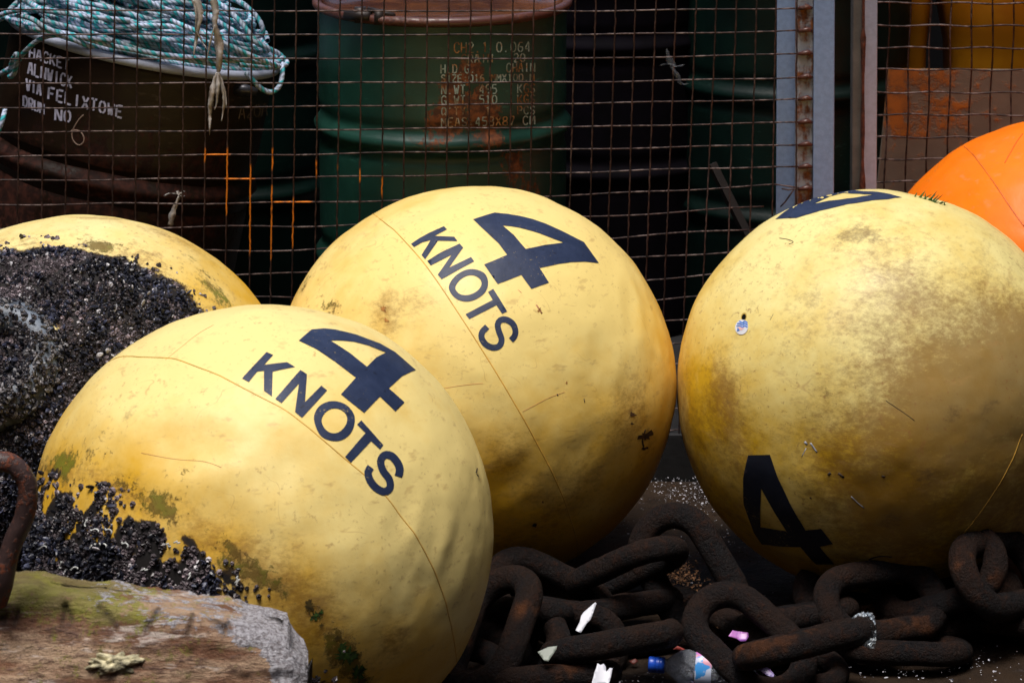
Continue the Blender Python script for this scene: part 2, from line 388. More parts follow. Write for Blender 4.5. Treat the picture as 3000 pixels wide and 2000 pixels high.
def scatter(P, N, size, kinds, tint, tilt=.9):
    """returns V, F (tris as quads split), colours"""
    Vs, Fs, Cs = [], [], []; n0 = 0
    for kd, (pv, pf) in enumerate((MUS, BARN)):
        sel = np.where(kinds == kd)[0]
        if not len(sel): continue
        n = len(sel); r = rng.normal(size=(n, 3)); z = N[sel] + r * (tilt if kd == 0 else .3); z /= np.linalg.norm(z, axis=1)[:, None]
        x = np.cross(z, rng.normal(size=(n, 3))); x /= np.linalg.norm(x, axis=1)[:, None]; y = np.cross(z, x)
        V = P[sel][:, None] + size[sel][:, None, None] * (pv[None, :, 0:1] * x[:, None] + pv[None, :, 1:2] * y[:, None] + pv[None, :, 2:3] * z[:, None])
        f = np.concatenate([pf[:, [0, 1, 2]], pf[pf[:, 2] != pf[:, 3]][:, [0, 2, 3]]])
        Fc = f[None] + (np.arange(n) * len(pv))[:, None, None] + n0
        c = np.repeat(tint[sel], len(pv), 0)
        Vs.append(V.reshape(-1, 3)); Fs.append(Fc.reshape(-1, 3)); Cs.append(c); n0 += n * len(pv)
    return np.concatenate(Vs), np.concatenate(Fs), np.concatenate(Cs)
def shell_mat():
    m = Mat('shell_mat', .38, .5); c = m.attr('tint', 'Color'); n = m.noise(260, 3); m.col(m.mix(m.step(n, .35, .7), c, m.mix(1.0, c, (1.9, 1.8, 1.8), 'MULTIPLY'))); return m.m
SHELL = shell_mat()
def crust(b, maskfn, n, smin, smax, name='mussel_crust', barn=.45, edge=.0, lift=0.0, grey=1.0):
    D = rng.normal(size=(n * 6, 3)); D /= np.linalg.norm(D, axis=1)[:, None]; m = maskfn(D)
    D = D[rng.random(len(D)) < m][:n]; m = maskfn(D)
    P = b.pos(D, lift); N = D / b.semi; N /= np.linalg.norm(N, axis=1)[:, None]
    size = smin + (smax - smin) * rng.random(len(D)) ** 2
    big = fbm(D, 9, 3, b.seed + 3); kinds = (rng.random(len(D)) < np.clip(barn + (big - .5) * 2.5 + (m < .6) * edge, 0, 1)).astype(int)
    g = rng.random((len(D), 1)); tint = np.where(kinds[:, None] == 0, np.array([.007, .008, .014]) + g ** 4 * np.array([.03, .035, .06]), np.array([.035, .030, .034]) + g ** 2.5 * np.array([.12, .10, .108]))
    pt = sm(.42, .62, fbm(D, 7, 4, b.seed + 9))[:, None]; tint *= (.55 + 1.1 * pt) * grey; pale = rng.random(len(D)) < .012 + .02 * (grey > 1); tint[pale] = np.array([.42, .42, .44]); V, Fc, C = scatter(P, N, size, kinds, tint)
    o = obj(name, V, Fc, SHELL, b.o, smooth=False, cols=dict(tint=C)); o['kind'] = 'stuff'; return o

YDEEP, YPALE, BRN = (.74, .42, .028), (.88, .69, .25), (.26, .11, .018)
SEAM = plain('seam_mat', (.62, .34, .05), .5)
MARK = plain('mark_mat', (.05, .03, .018), .7, var=.6, scale=80); PALEM = plain('pale_mark_mat', (.35, .36, .40), .6); REDM = plain('red_mark_mat', (.55, .24, .10), .7)

rnd0 = random.Random(3)
# --- front buoy
c6 = lambda p: crop(p, 600, 850, .4464)
B1 = Buoy(769, 1562, .39, (.400, .398, .393), 'yellow 4 KNOTS buoy nearest the viewer, mussels at its lower left', 11, vinyl('buoy_vinyl_front', (.75, .43, .034), (.90, .72, .28), BRN, 1.0))
for q in [(520, 1300, .10, .012, 1.5, -15), (1270, 1545, .06, .006, 1.6, 55), (1330, 1640, .06, .004, 1.8, 75), (840, 1370, .12, .006, 1, 0), (1180, 1500, .05, .004, 2.2, 60), (420, 1160, .06, .006, 2.4, 50), (700, 1290, .08, .006, 1.5, 10), (660, 1540, .10, .006, 1.4, -40), (1240, 1700, .04, .003, 3, 60), (330, 1290, .05, .006, 3, 70), (980, 1480, .09, .005, 1.3, 20)]: B1.dent(*q)
n1 = B1.vdir(-.603, -.755, .257); wl = lambda D: D @ n1
def m1(D):
    q = wl(D) + (fbm(D, 7, 4, 21) - .5) * .34; hole = 1 - sm(.0, .05, .07 - np.minimum.reduce([np.linalg.norm(D - B1.hit(*p), axis=1) for p in ((418, 1640), (560, 1560))]))
    return (sm(.46, .56, q) * .95 + .08 * sm(.40, .46, q)) * (.10 + .90 * sm(.40, .50, fbm(D, 16, 3, 5) + (q > .60) * .2)) * hole
B1.build(lambda D: sm(.55, -.35, wl(D)) * .9 + .25 * sm(-.2, .6, D @ B1.vdir(.3, .7, .6)),
         lambda D: .55 * np.exp(-((wl(D) - .40) / .10) ** 2) + B1.blobs(D, [(1200, 1520, 60, .3, 2, 60), (1390, 1700, 120, .15), (1150, 1870, 60, .6), (880, 1700, 80, .35, 2, -40)]),
         lambda D: B1.blobs(D, disp([(0, 0)]) and [(1403, 1385, 14, 1.0, 2, -60), (380, 1215, 30, .75, 2, 80), (1260, 1540, 40, .5, 2.5, -50), (250, 1340, 30, .5), (1270, 1490, 22, .6)]),
         lambda D: 1.25 * np.exp(-((wl(D) - .385) / .06) ** 2) * sm(.36, .52, fbm(D, 5, 3, 8)) + B1.blobs(D, [(250, 1345, 95, 1.05, 1.5, -8), (180, 1340, 40, 1.1), (530, 1395, 50, .95), (500, 1480, 60, .9), (925, 1800, 34, 1.3), (1020, 1925, 60, 1.3, 1.5, -50), (980, 1870, 40, 1.1), (1060, 1990, 40, 1.0), (900, 1770, 26, .9), (620, 1600, 50, .7, 3, -40), (800, 1720, 40, .6, 3, -45)]),
         lambda D: sm(.42, .50, wl(D) + (fbm(D, 7, 4, 21) - .5) * .34) * .92 * (.25 + .75 * sm(.40, .50, fbm(D, 11, 3, 15) + (wl(D) > .60) * .2)))
crust(B1, m1, 24000, .0045, .0108, barn=.60, edge=.4)
WT = plain('worm_tube', (.62, .64, .62), .5); mbw = MB()
for q in [(265, 1520), (300, 1555), (290, 1590), (320, 1600), (335, 1560), (490, 1590), (515, 1585), (690, 1700), (700, 1690), (190, 1640), (420, 1665), (150, 1600), (555, 1690), (240, 1660), (380, 1600)]:
    a = rnd0.uniform(0, 6.28); pts = [(q[0] + 5 * k * math.cos(a) + 5 * math.sin(k * 1.5), q[1] + 5 * k * math.sin(a) + 4 * math.cos(k * 1.9)) for k in range(5)]; mbw.tube(spline(B1.pos(np.array([B1.hit(*p) for p in pts]), .009), .003), .0013, 5)
w = mbw.out('worm_tubes', WT, B1.o); w['kind'] = 'stuff'
for nm, pl in (('numeral', [[(615, 340), (700, 265), (780, 260), (860, 264), (1000, 293), (1150, 345), (1250, 405), (1385, 522), (1290, 568), (1205, 645), (1308, 737), (1248, 797), (1145, 702), (1040, 810), (890, 688), (990, 575), (850, 475), (730, 400)], [(820, 345), (900, 344), (980, 350), (1080, 370), (1190, 408), (1120, 450), (1060, 508), (950, 425)]]),
               ('letter', [[(245, 585), (405, 412), (448, 432), (390, 497), (538, 480), (590, 512), (445, 540), (440, 700), (388, 662), (388, 535), (345, 540), (290, 608)]]),
               ('letter', [[(462, 718), (625, 533), (668, 560), (655, 740), (762, 632), (800, 662), (635, 843), (590, 805), (615, 622), (502, 747)]]),
               ('letter', [closed([(712, 850), (740, 775), (800, 738), (870, 735), (935, 765), (978, 830), (970, 910), (930, 965), (870, 992), (800, 985), (745, 945)], 14), closed([(762, 860), (785, 810), (830, 782), (880, 785), (920, 815), (930, 860), (910, 905), (870, 938), (820, 940), (780, 910)], 14)]),
               ('letter', [[(1022, 858), (1172, 1015), (1150, 1042), (1090, 990), (955, 1133), (917, 1095), (1052, 938), (995, 885)]]),
               ('letter', [stroke_poly([(1088, 1160), (1068, 1195), (1080, 1245), (1120, 1295), (1175, 1320), (1215, 1295), (1212, 1240), (1170, 1180), (1155, 1120), (1180, 1080), (1225, 1085), (1265, 1130), (1280, 1180), (1270, 1220)], 50, 14)])):
    B1.decal(nm, [c6(p) for p in pl], NAVY)
B1.line('seam', disp([(250, 830), (300, 816), (390, 822), (450, 840), (500, 860), (560, 893), (640, 935), (700, 978), (780, 1045), (860, 1112), (920, 1182), (980, 1275), (1020, 1370), (1045, 1480), (1050, 1560)]), .0012, SEAM, -.0003)
for pts, rr, mt in (([(1100, 1075), (1096, 1085), (1102, 1092)], .004, MARK), ([(325, 1040), (400, 1052), (470, 1060), (510, 1075)], .0004, REDM), ([(380, 825), (450, 770), (490, 745)], .0004, REDM), ([(530, 1290), (520, 1310), (500, 1330)], .0004, MARK)):
    B1.line('scratch', disp(pts), rr, mt, .0002 if rr < .001 else -rr * .75)

# --- middle buoy
c5 = lambda p: crop(p, 1100, 500, .3827)
B2 = Buoy(1390, 1122, .40, (.406, .40, .396), 'yellow 4 KNOTS buoy in the middle, in front of the green drum', 23, vinyl('buoy_vinyl_middle', YDEEP, YPALE, BRN, 2.3))
for q in [(1240, 600, .16, .006, 2.5, 10), (1180, 640, .06, .006, 3, 25), (1300, 1350, .10, .006, 1.5, 60), (1640, 1180, .10, .005, 1, 0), (1540, 1060, .12, .005, 1, 0), (1750, 1100, .07, .007, 2, 70), (1700, 1300, .09, .006, 2, 70), (1480, 1420, .08, .006, 2, 40), (1300, 1120, .08, .006, 2, -40), (1850, 900, .05, .006, 2.5, 60)]: B2.dent(*q)
n2 = B2.vdir(-.85, -.45, .1)
B2.build(lambda D: .75 * sm(.0, .75, D @ B2.vdir(-.1, .8, .5)) + .55 * sm(.3, .9, D @ B2.vdir(.35, .35, .8)) - .35 * B2.blobs(D, [(1180, 1120, 190, 1, 1.5, 10)]),
         lambda D: B2.blobs(D, [(1130, 910, 60, .7, 1, 50), (1140, 950, 40, .6), (1240, 900, 80, .35), (1850, 1220, 90, .8, 1.3, 60), (1700, 1430, 110, .55), (1600, 1500, 160, .5, 1.5, 20), (1480, 1330, 90, .4), (1900, 1300, 60, .6), (1500, 620, 60, .3)]),
         lambda D: B2.blobs(D, [(1890, 1275, 22, 1.3, 1.4, 50), (1845, 1215, 18, 1.0, 1.5, 60), (1565, 1536, 12, 1.4), (1580, 910, 22, .6, 1, 0), (1660, 980, 18, .5), (1625, 1660, 60, .6, 3, 10), (1770, 1540, 30, .6, 1, 60), (1400, 1240, 20, .5)]),
         lambda D: .5 * sm(.62, .9, D @ n2) + B2.blobs(D, [(890, 835, 60, 1.25, 1.3, -50), (965, 895, 50, 1.4, 1.4, -40), (930, 870, 60, 1.0), (1020, 930, 36, .9)]), ZERO)
for nm, pl in (('numeral', [[(748, 395), (912, 335), (1010, 338), (1100, 352), (1200, 378), (1300, 412), (1450, 480), (1592, 552), (1650, 630), (1708, 708), (1600, 697), (1500, 700), (1400, 715), (1255, 748), (1325, 860), (1193, 905), (1115, 798), (935, 868), (832, 722), (1008, 648), (940, 560), (860, 490)], [(972, 428), (1040, 432), (1100, 442), (1250, 483), (1440, 552), (1300, 568), (1148, 605), (1060, 500)]]),
               ('letter', [[(275, 567), (340, 525), (410, 490), (527, 440), (550, 463), (455, 510), (605, 517), (628, 550), (480, 545), (382, 682), (355, 650), (425, 540), (360, 555), (298, 590)]]),
               ('letter', [[(398, 695), (500, 635), (645, 568), (672, 598), (562, 748), (732, 668), (755, 700), (610, 775), (508, 835), (478, 800), (585, 650), (425, 730)]]),
               ('letter', [closed([(562, 900), (600, 820), (680, 768), (760, 760), (835, 790), (862, 855), (840, 930), (770, 985), (690, 1003), (610, 975)], 14), closed([(612, 890), (650, 835), (710, 805), (765, 808), (806, 840), (810, 880), (775, 925), (715, 953), (655, 950), (622, 925)], 14)]),
               ('letter', [[(862, 928), (902, 905), (1008, 1078), (968, 1095), (925, 1030), (718, 1137), (690, 1100), (898, 990)]]),
               ('letter', [stroke_poly([(855, 1195), (818, 1235), (812, 1280), (845, 1330), (900, 1353), (948, 1340), (966, 1290), (945, 1230), (935, 1180), (955, 1145), (1000, 1140), (1050, 1170), (1072, 1220), (1065, 1265), (1038, 1295)], 46, 14)])):
    B2.decal(nm, [c5(p) for p in pl], NAVY)
def blot(u, v, rad, n, ir, sx=1.0, ang=0.0, seed=1):
    q = random.Random(seed); a0 = R(ang); L = []
    for k in range(n):
        a = 2 * math.pi * k / n; e = rad * (1 + ir * (q.random() * 2 - 1)); x, y = e * sx * math.cos(a), e * math.sin(a); L.append((u + x * math.cos(a0) - y * math.sin(a0), v + x * math.sin(a0) + y * math.cos(a0)))
    return L
BURN = plain('burn_mat', (.055, .022, .008), .8, var=.8, scale=90); STAIN = plain('stain_mat', (.30, .13, .025), .7, var=.5, scale=70)
B2.decal('burn_mark', [blot(1888, 1276, 17, 22, .6, .8, 60, 4)], BURN, .0008, 6)
for q in ((1888, 1312, 7, 12, .6, .6, 80, 5), (1850, 1212, 9, 16, .7, .5, 110, 6), (1848, 1240, 6, 12, .6, .6, 100, 9), (1566, 1536, 7, 10, .4, 1, 0, 7), (1590, 1470, 3, 8, .5, 1, 0, 8)): B2.decal('burn_mark', [blot(*q)], BURN, .0008, 6)
for q in ((1580, 908, 7, 14, .7, .5, 55, 11), (1122, 903, 12, 20, .8, .5, -60, 12), (1130, 938, 8, 16, .8, .6, -50, 13), (2262 - 600, 1120, 3, 8, .5, 1, 0, 14)): B2.decal('rust_stain', [blot(*q)], STAIN, .0008, 6)
MOSSG = plain('moss_mat', (.035, .085, .008), .9, var=.7, scale=120, bump=.004); MOSSB = plain('brown_moss_mat', (.10, .065, .012), .9, var=.7, scale=90)
for q, mm in (((925, 1800, 17, 26, .6, .7, 60, 21), MOSSG), ((1012, 1915, 26, 30, .6, .8, 70, 22), MOSSG), ((1045, 1965, 22, 28, .6, .8, 40, 23), MOSSG), ((1000, 1890, 12, 20, .7, .6, 60, 24), MOSSG), ((905, 1772, 16, 24, .6, .8, 20, 25), MOSSB), ((985, 1868, 10, 20, .7, .5, 60, 26), MOSSB), ((940, 1828, 8, 18, .7, .5, 60, 27), MOSSB), ((1060, 1992, 14, 20, .6, .8, 60, 28), MOSSB)):
    B1.decal('moss_patch', [blot(*q)], mm, .0010, 6)
B2.line('seam', disp([(850, 485), (890, 515), (930, 555), (970, 600), (1010, 655), (1060, 730), (1130, 840), (1190, 940), (1240, 1030), (1280, 1110), (1310, 1190), (1325, 1250), (1330, 1310)]), .0012, SEAM, -.0004)
for pts, rr, mt in (([(1282, 905), (1284, 909)], .0035, MARK), ([(1343, 915), (1345, 925)], .002, MARK), ([(1200, 945), (1260, 915), (1300, 900)], .0003, REDM), ([(1232, 700), (1245, 720)], .003, REDM), ([(1224, 1203), (1232, 1206)], .004, MARK), ([(1000, 895), (1060, 885), (1110, 880)], .0003, REDM), ([(1480, 985), (1474, 1010), (1478, 1025)], .004, MARK), ([(1190, 665), (1198, 672)], .0015, REDM)):
    B2.line('scratch', disp(pts), rr, mt, .0002 if rr < .001 else -rr * .75)

# --- right buoy
c7 = lambda p: crop(p, 1900, 500, .7655)
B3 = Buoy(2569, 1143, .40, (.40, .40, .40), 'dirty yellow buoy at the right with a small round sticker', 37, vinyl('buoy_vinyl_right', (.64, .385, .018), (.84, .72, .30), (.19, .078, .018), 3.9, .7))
for q in [(2300, 800, .2, .004, 1, 0), (2700, 1000, .2, .004, 1, 0), (2420, 1300, .12, .004, 1.5, 0)]: B3.dent(*q)
B3.build(lambda D: .85 * sm(-.05, .75, D @ B3.vdir(.15, .9, .35)) + .12,
         lambda D: .55 * sm(.30, .95, D @ B3.vdir(.55, -.45, .7)) + .12 * sm(.3, .8, D @ B3.vdir(.6, .1, .75)) + .35 * sm(.80, .98, D @ B3.vdir(-.85, -.35, .4)) + B3.blobs(D, [(2680, 840, 180, .3, 1.6, -30), (2130, 1180, 60, .6, 2, -70), (2380, 870, 40, .5), (2850, 1150, 190, .6, 1.6, 30), (2620, 1480, 130, .55)]) + .12,  # brown scuffing, deepened low and right to paint in the underside's shade
         lambda D: B3.blobs(D, [(2510, 690, 62, .95, 1.5, 18), (2428, 1150, 22, 1.0), (2790, 1215, 50, .8), (2700, 1400, 60, .75, 1.5, 40), (2610, 1520, 50, .8), (2130, 1180, 26, .7, 2, -80), (2310, 940, 26, .5, 2, 80), (2830, 1080, 40, .6), (2900, 1190, 40, .7, 2, 20)]), ZERO, ZERO)
B3.decal('numeral', [[(2275, 648), (2336, 645), (2403, 620), (2480, 599.5), (2556, 587), (2602, 584), (2620, 580), (2643, 578.6), (2607, 569), (2556, 561), (2480, 557), (2428, 563), (2377, 579), (2326, 606)], [(2384, 601), (2430, 577), (2469, 565), (2520, 566), (2560, 571), (2515, 575), (2480, 579), (2430, 588)]], NAVY, step=8)
B3.decal('numeral', [[(2192, 1333), (2256, 1331), (2281, 1400), (2314, 1469), (2360, 1553), (2406, 1547), (2441, 1591), (2402, 1599), (2444, 1652), (2391, 1652), (2345, 1601), (2230, 1597), (2205, 1560), (2178, 1476), (2178, 1400)], [(2230, 1429), (2226, 1545), (2303, 1555), (2268, 1496)]], BLACKINK)
B3.line('letter', crop([(1340, 595), (1250, 590), (1170, 620), (1180, 670), (1260, 690)], 2100, 1400, .3827), .006, BLACKINK, -.005)
B3.line('seam', c7([(1437, 1010), (1405, 1090), (1370, 1160), (1310, 1260), (1250, 1340), (1170, 1430)]), .0014, SEAM, -.0006)
HOLE = plain('hole_mat', (.004, .004, .004), .9, .1); ell = lambda cx, cy, a, b, t=0, n=20: [(cx + a * math.cos(k) * math.cos(t) - b * math.sin(k) * math.sin(t), cy + a * math.cos(k) * math.sin(t) + b * math.sin(k) * math.cos(t)) for k in np.arange(n) * 2 * math.pi / n]
B3.decal('valve_rim', [ell(2178.5, 926, 8.5, 11, .3)], plain('rim_mat', (.45, .30, .06), .5), .0006, 5); B3.decal('valve_hole', [ell(2179, 928, 6.2, 8.6, .3)], HOLE, .0012, 5)
STW = plain('sticker_white', (.72, .74, .82), .35, var=.04); STB = plain('sticker_blue', (.05, .20, .66), .35, var=.3, scale=90); STP = plain('sticker_pink', (.78, .50, .50), .4, var=.05)
cs = lambda p: crop(p, 2050, 850, .15940)
B3.decal('sticker', [ell(2172.5, 957.8, 19.3, 22.3, .35)], STW, .0012, 5)
for dy in (0, 40, 82):
    B3.decal('sticker_wave', [cs(stroke_poly([(675 + max(0, 50 - dy), 600 + dy - 25), (735, 572 + dy), (790, 600 + dy), (830, 572 + dy), (882, 600 + dy)], 24, 12))], STB, .0016, 6)
B3.decal('sticker_heart', [cs([(700, 690), (735, 665), (770, 685), (815, 680), (815, 705), (765, 740), (735, 728)])], STP, .0016, 6); B3.decal('sticker_triangle', [cs([(700, 680), (740, 738), (685, 755)])], STB, .0020, 6)
for pts, rr, mt in (([(1846, 1015), (1852, 1022)], .004, PALEM), ([(1850, 1030), (1840, 1050)], .002, PALEM), ([(1860, 1018), (1875, 1040)], .003, PALEM), ([(1902, 1087), (1906, 1091)], .006, MARK), ([(1925, 1087), (1938, 1097)], .004, MARK), ([(2025, 1092), (2033, 1093)], .003, MARK), ([(1955, 1140), (1970, 1155), (1985, 1166)], .0025, PALEM), ([(1792, 549), (1815, 552), (1822, 556), (1812, 560)], .0008, MARK), ([(1860, 1141), (1864, 1145)], .003, MARK), ([(2035, 920), (2080, 950), (2100, 965)], .0005, MARK), ([(1775, 470 + 250), (1768, 735)], .0012, MARK)):
    B3.line('scratch', disp(pts), rr, mt, .0002 if rr < .001 else -rr * .75)
GRN = plain('weed_mat', (.035, .09, .008), .6, var=.5)
mb = MB()
for k in range(34):
    u = 2668 + k * 2.9 + random.uniform(-3, 3); base = B3.pos(B3.hit(u, 590 + (k * .9)))[0] + np.array([0, .05, -.012]); hgt = random.uniform(.010, .030) * (1.5 if k in (8, 9, 10, 22, 30, 31) else 1)
    a = base + np.array([random.uniform(-.006, .012), 0, hgt * .6]); t = base + np.array([random.uniform(.0, .024), random.uniform(-.01, .01), hgt])
    mb.tube([base, a, t], [.0028, .0022, .0003], 5)
w = mb.out('weed_tuft', GRN, B3.o); w['kind'] = 'stuff'

# --- left buoy
B4 = Buoy(226, 1215, .395, (.428, .40, .392), 'yellow buoy at the left edge, its facing side covered in dark mussels', 51, vinyl('buoy_vinyl_left', (.75, .45, .04), (.88, .74, .32), BRN, 6.1, .8), y=5.42)
n4 = B4.vdir(-.21, -.06, .97); q4 = lambda D: D @ n4 + (fbm(D, 6, 3, 77) - .5) * .16; HC = B4.hit(-10, 1055)
crack = lambda D: 1 - B4.blobs(D, [(60, 925, 22, .9, 2.5, -30), (150, 960, 16, .7, 1.5, -30)])
m4 = lambda D: np.maximum(sm(.50, .56, q4(D)), .22 * sm(.40, .50, q4(D)) * sm(.5, .6, fbm(D, 14, 3, 4))) * crack(D)
for q in [(520, 660, .10, .004, 1.5, -30), (260, 640, .1, .003, 1, 0)]: B4.dent(*q)
B4.build(lambda D: .55 + .3 * sm(.3, .9, D @ B4.vdir(-.2, .9, .3)) - .5 * sm(.6, .95, D @ B4.vdir(.75, .5, .1)),
         lambda D: .35 * sm(.25, .5, q4(D)) + B4.blobs(D, [(480, 690, 60, .6, 3, -30), (300, 640, 30, .8, 3, -5)]),
         lambda D: .55 * sm(.22, .45, q4(D)) + B4.blobs(D, [(300, 637, 22, .8, 3, -5), (420, 650, 26, .6, 3, -20)]),
         lambda D: .62 * sm(.22, .42, q4(D)) + B4.blobs(D, [(294, 722, 28, 2.0, 1.5, -20), (625, 845, 36, 1.6, 1.6, -60), (655, 870, 44, 1.4, 1.6, -60), (560, 760, 28, 1.4, 1.5, -40), (600, 800, 34, 1.1, 2, -50), (500, 700, 44, 1.0, 2.4, -30)]),
         lambda D: sm(.44, .56, q4(D)) * crack(D))
crust(B4, m4, 25000, .0038, .0100, barn=.55, edge=.3, grey=1.15)
# rubber hub with the mooring hole
hub = MB(); hc = B4.pos(HC)[0]; hn = nrm(HC + B4.vdir(0, .1, 0.2)); X = nrm(np.cross((0, 0, 1), hn)); Yv = np.cross(hn, X)
prof = [(.128, -.03), (.118, .008), (.10, .030), (.080, .036), (.062, .026), (.05, .0), (.046, -.05), (.0, -.05)]
V, Fc = lathe(prof, 40); V = np.array(V); V = V * (1 + .03 * (fbm(V, 30, 3, 2) - .5)[:, None]); Vw = hc + V[:, 0:1] * X + V[:, 1:2] * Yv + V[:, 2:3] * hn
obj('hub', Vw, Fc, plain('hub_rubber', (.10, .12, .15), .5, var=.9, scale=30, bump=.004), B4.o)
ang = rng.random(2400) * 2 * math.pi; sel = (np.sin(ang) < .45) | (rng.random(2400) < .35); ang = ang[sel]; rr_ = .05 + .075 * rng.random(len(ang))
P = hc + (np.cos(ang) * rr_)[:, None] * X + (np.sin(ang) * rr_)[:, None] * Yv + (np.interp(rr_, [.05, .062, .08, .10, .128], [0, .026, .036, .030, 0]))[:, None] * hn
kd = (rng.random(len(P)) < .5).astype(int); gg = rng.random((len(P), 1)); V, Fc, C = scatter(P, np.tile(hn, (len(P), 1)), .004 + .006 * rng.random(len(P)), kd, np.where(kd[:, None] == 0, [.008, .009, .016], [.05, .045, .05]) + gg ** 3 * .2)
o = obj('mussel_crust', V, Fc, SHELL, B4.o, smooth=False, cols=dict(tint=C)); o['kind'] = 'stuff'

# --- orange buoy
B5 = Buoy(3093, 874, .40, (.40, .40, .40), 'bright orange buoy at the right edge against the mesh', 63, vinyl('buoy_vinyl_orange', (.95, .17, .0), (.97, .22, .001), (.5, .10, .01), 8.2, .35))
B5.dent(2860, 560, .12, .006, 2, -60); B5.dent(2830, 440, .05, .006, 2, -50)
B5.build(lambda D: .5 + 0 * D[:, 0], lambda D: .16 + 0 * D[:, 0], lambda D: B5.blobs(D, [(2920, 620, 20, .5), (2880, 470, 14, .5), (2960, 700, 30, .4)]), ZERO, ZERO)
c4 = lambda p: crop(p, 2300, 0, .5102)
B5.line('seam', c4([(1015, 832), (1045, 850), (1075, 882), (1120, 940), (1165, 1000), (1250, 1125), (1310, 1215), (1372, 1300)]), .0016, plain('orange_seam', (.62, .13, .01), .5), -.0003)
B5.line('scratch', c4([(1365, 768), (1320, 830), (1262, 940)]), .0008, plain('orange_scratch', (.75, .06, .01), .5), .0002)

# ------------------------------------------------------------------ drums
def drum_mat(name, c, c2, rustc, amt, rough=.42, seed=0.0):
    m = Mat(name, rough, .5 if seed < 1 else .22); co = m.map(loc=(seed, seed, 0))
    n1 = m.noise(3.2, 5, .6, vec=co); n2 = m.noise(62, 7, .85, vec=co); ns = m.noise(18, 6, .8, vec=m.map(co, scale=(1, 1, .25)))
    base = m.mix(m.step(n1, .35, .65), c, c2)
    sc = m.math('MULTIPLY', m.step(m.noise(32, 4, .7, vec=m.map(co, scale=(1, 1, 3), rot=(.3, .5, .6))), .60, .72), m.step(n1, .45, .6)); base = m.mix(m.math('MULTIPLY', sc, .8), base, tuple(min(1, x * 2.6 + .01) for x in c2))
    f = m.math('ADD', m.math('MULTIPLY', n2, .55), m.math('MULTIPLY', ns, .45)); f = m.math('ADD', f, m.math('MULTIPLY', m.attr('rust'), .44)); f = m.step(f, .665 - amt, .70 - amt)
    rc = m.mix(m.step(m.noise(60, 4, vec=co), .4, .65), tuple(x * .3 for x in rustc), rustc)
    m.col(m.mix(f, base, rc)); m.rough(m.math('ADD', m.math('MULTIPLY', f, .35), rough)); m.bump(m.math('ADD', m.math('MULTIPLY', n1, 2.0), m.math('MULTIPLY', n2, .3)), .004, .6)
    return m.m
def drum_profile(r, h, ribs, rb=.013, rw=.017):
    P = [(0, .0), (r, 0)]; z = .015
    zs = list(np.linspace(.015, h - .02, 90))
    for z in zs:
        b = sum(rb * math.exp(-((z - q) / rw) ** 2 * 1.6) - rb * .45 * math.exp(-((abs(z - q) - rw * 2.0) / (rw * .8)) ** 2) for q in ribs); P.append((r + b, z))
    return P
def rustmask(V, pts):
    r = np.zeros(len(V))
    for x, y, z, rad, st in pts: r = np.maximum(r, st * np.exp(-(((V - np.array([x, y, z])) / np.array([rad, rad, rad])) ** 2).sum(1)))
    return r
def drum(name, u, y, r, h, z0, mat, rimmat, label, group, ribs=None, rot=(0, 0, 0), open_top=False, lidmat=None, rust=(), loc=None, latch=False):
    p = on_y(u, 300, y); t = thing(name, loc if loc else (p[0], y, z0), label, 'drum', group, rot)
    prof = drum_profile(r, h, ribs or [h * .36, h * .68]) + ([(r, h), (r - .004, h), (r - .004, .02)] if open_top else [(r, h - .012)])
    V, Fc = lathe(prof, 96); V = np.array(V); a = np.arctan2(V[:, 1], V[:, 0]); rr = 1 + .006 * (noise(np.stack([np.cos(a) * 2, np.sin(a) * 2, V[:, 2] * 5], 1), 1.5, int(u) % 97) - .5); V[:, :2] *= rr[:, None]
    t['r'] = r; t['h'] = h
    obj('shell', V, Fc, mat, t, local=True, attrs=dict(rust=rustmask(V, rust)))
    V, Fc = tube([((r + .002) * math.cos(k), (r + .002) * math.sin(k), h) for k in np.linspace(0, 2 * math.pi, 96, endpoint=False)], .011, 10, True); obj('rim', V, Fc, rimmat, t, local=True)
    if lidmat:
        V, Fc = lathe([(0.0001, h - .012), (r * .6, h - .014), (r - .03, h - .015), (r - .012, h - .006), (r - .004, h + .004)], 72); obj('lid', V, Fc, lidmat, t, local=True)
    if latch:
        mb = MB(); mb.tube([(-.21, -r * .72 - .01, h + .004), (-.155, -r * .86 - .006, h + .008)], .012, 8); mb.tube([(-.16, -r * .84, h + .022), (-.10, -r * .93, h + .012)], .006, 8); mb.box(-.19, -.165, -r * .84, -r * .76, h - .01, h + .024); mb.box(-.145, -.125, -r * .93, -r * .84, h - .01, h + .022)
        mb.out('latch', plain('latch_mat', (.03, .022, .02), .5, metal=.4), t, local=True)
    return t
def mat_of(t):
    from mathutils import Euler
    return Matrix.Translation(t.location) @ t.rotation_euler.to_matrix().to_4x4()
class Cyl:
    def __init__(s, t): s.M = np.array(mat_of(t)); s.Mi = np.linalg.inv(s.M); s.r = t['r']; s.t = t
    def hit(s, u, v, off=.0012):
        o = (s.Mi @ np.append(CAM, 1))[:3]; d = (s.Mi @ np.append(ray(u, v), 0))[:3]; rr = s.r + off
        a = d[0] ** 2 + d[1] ** 2; b = o[0] * d[0] + o[1] * d[1]; c = o[0] ** 2 + o[1] ** 2 - rr * rr; D = max(b * b - a * c, 0); return o + d * ((-b - math.sqrt(D)) / a)
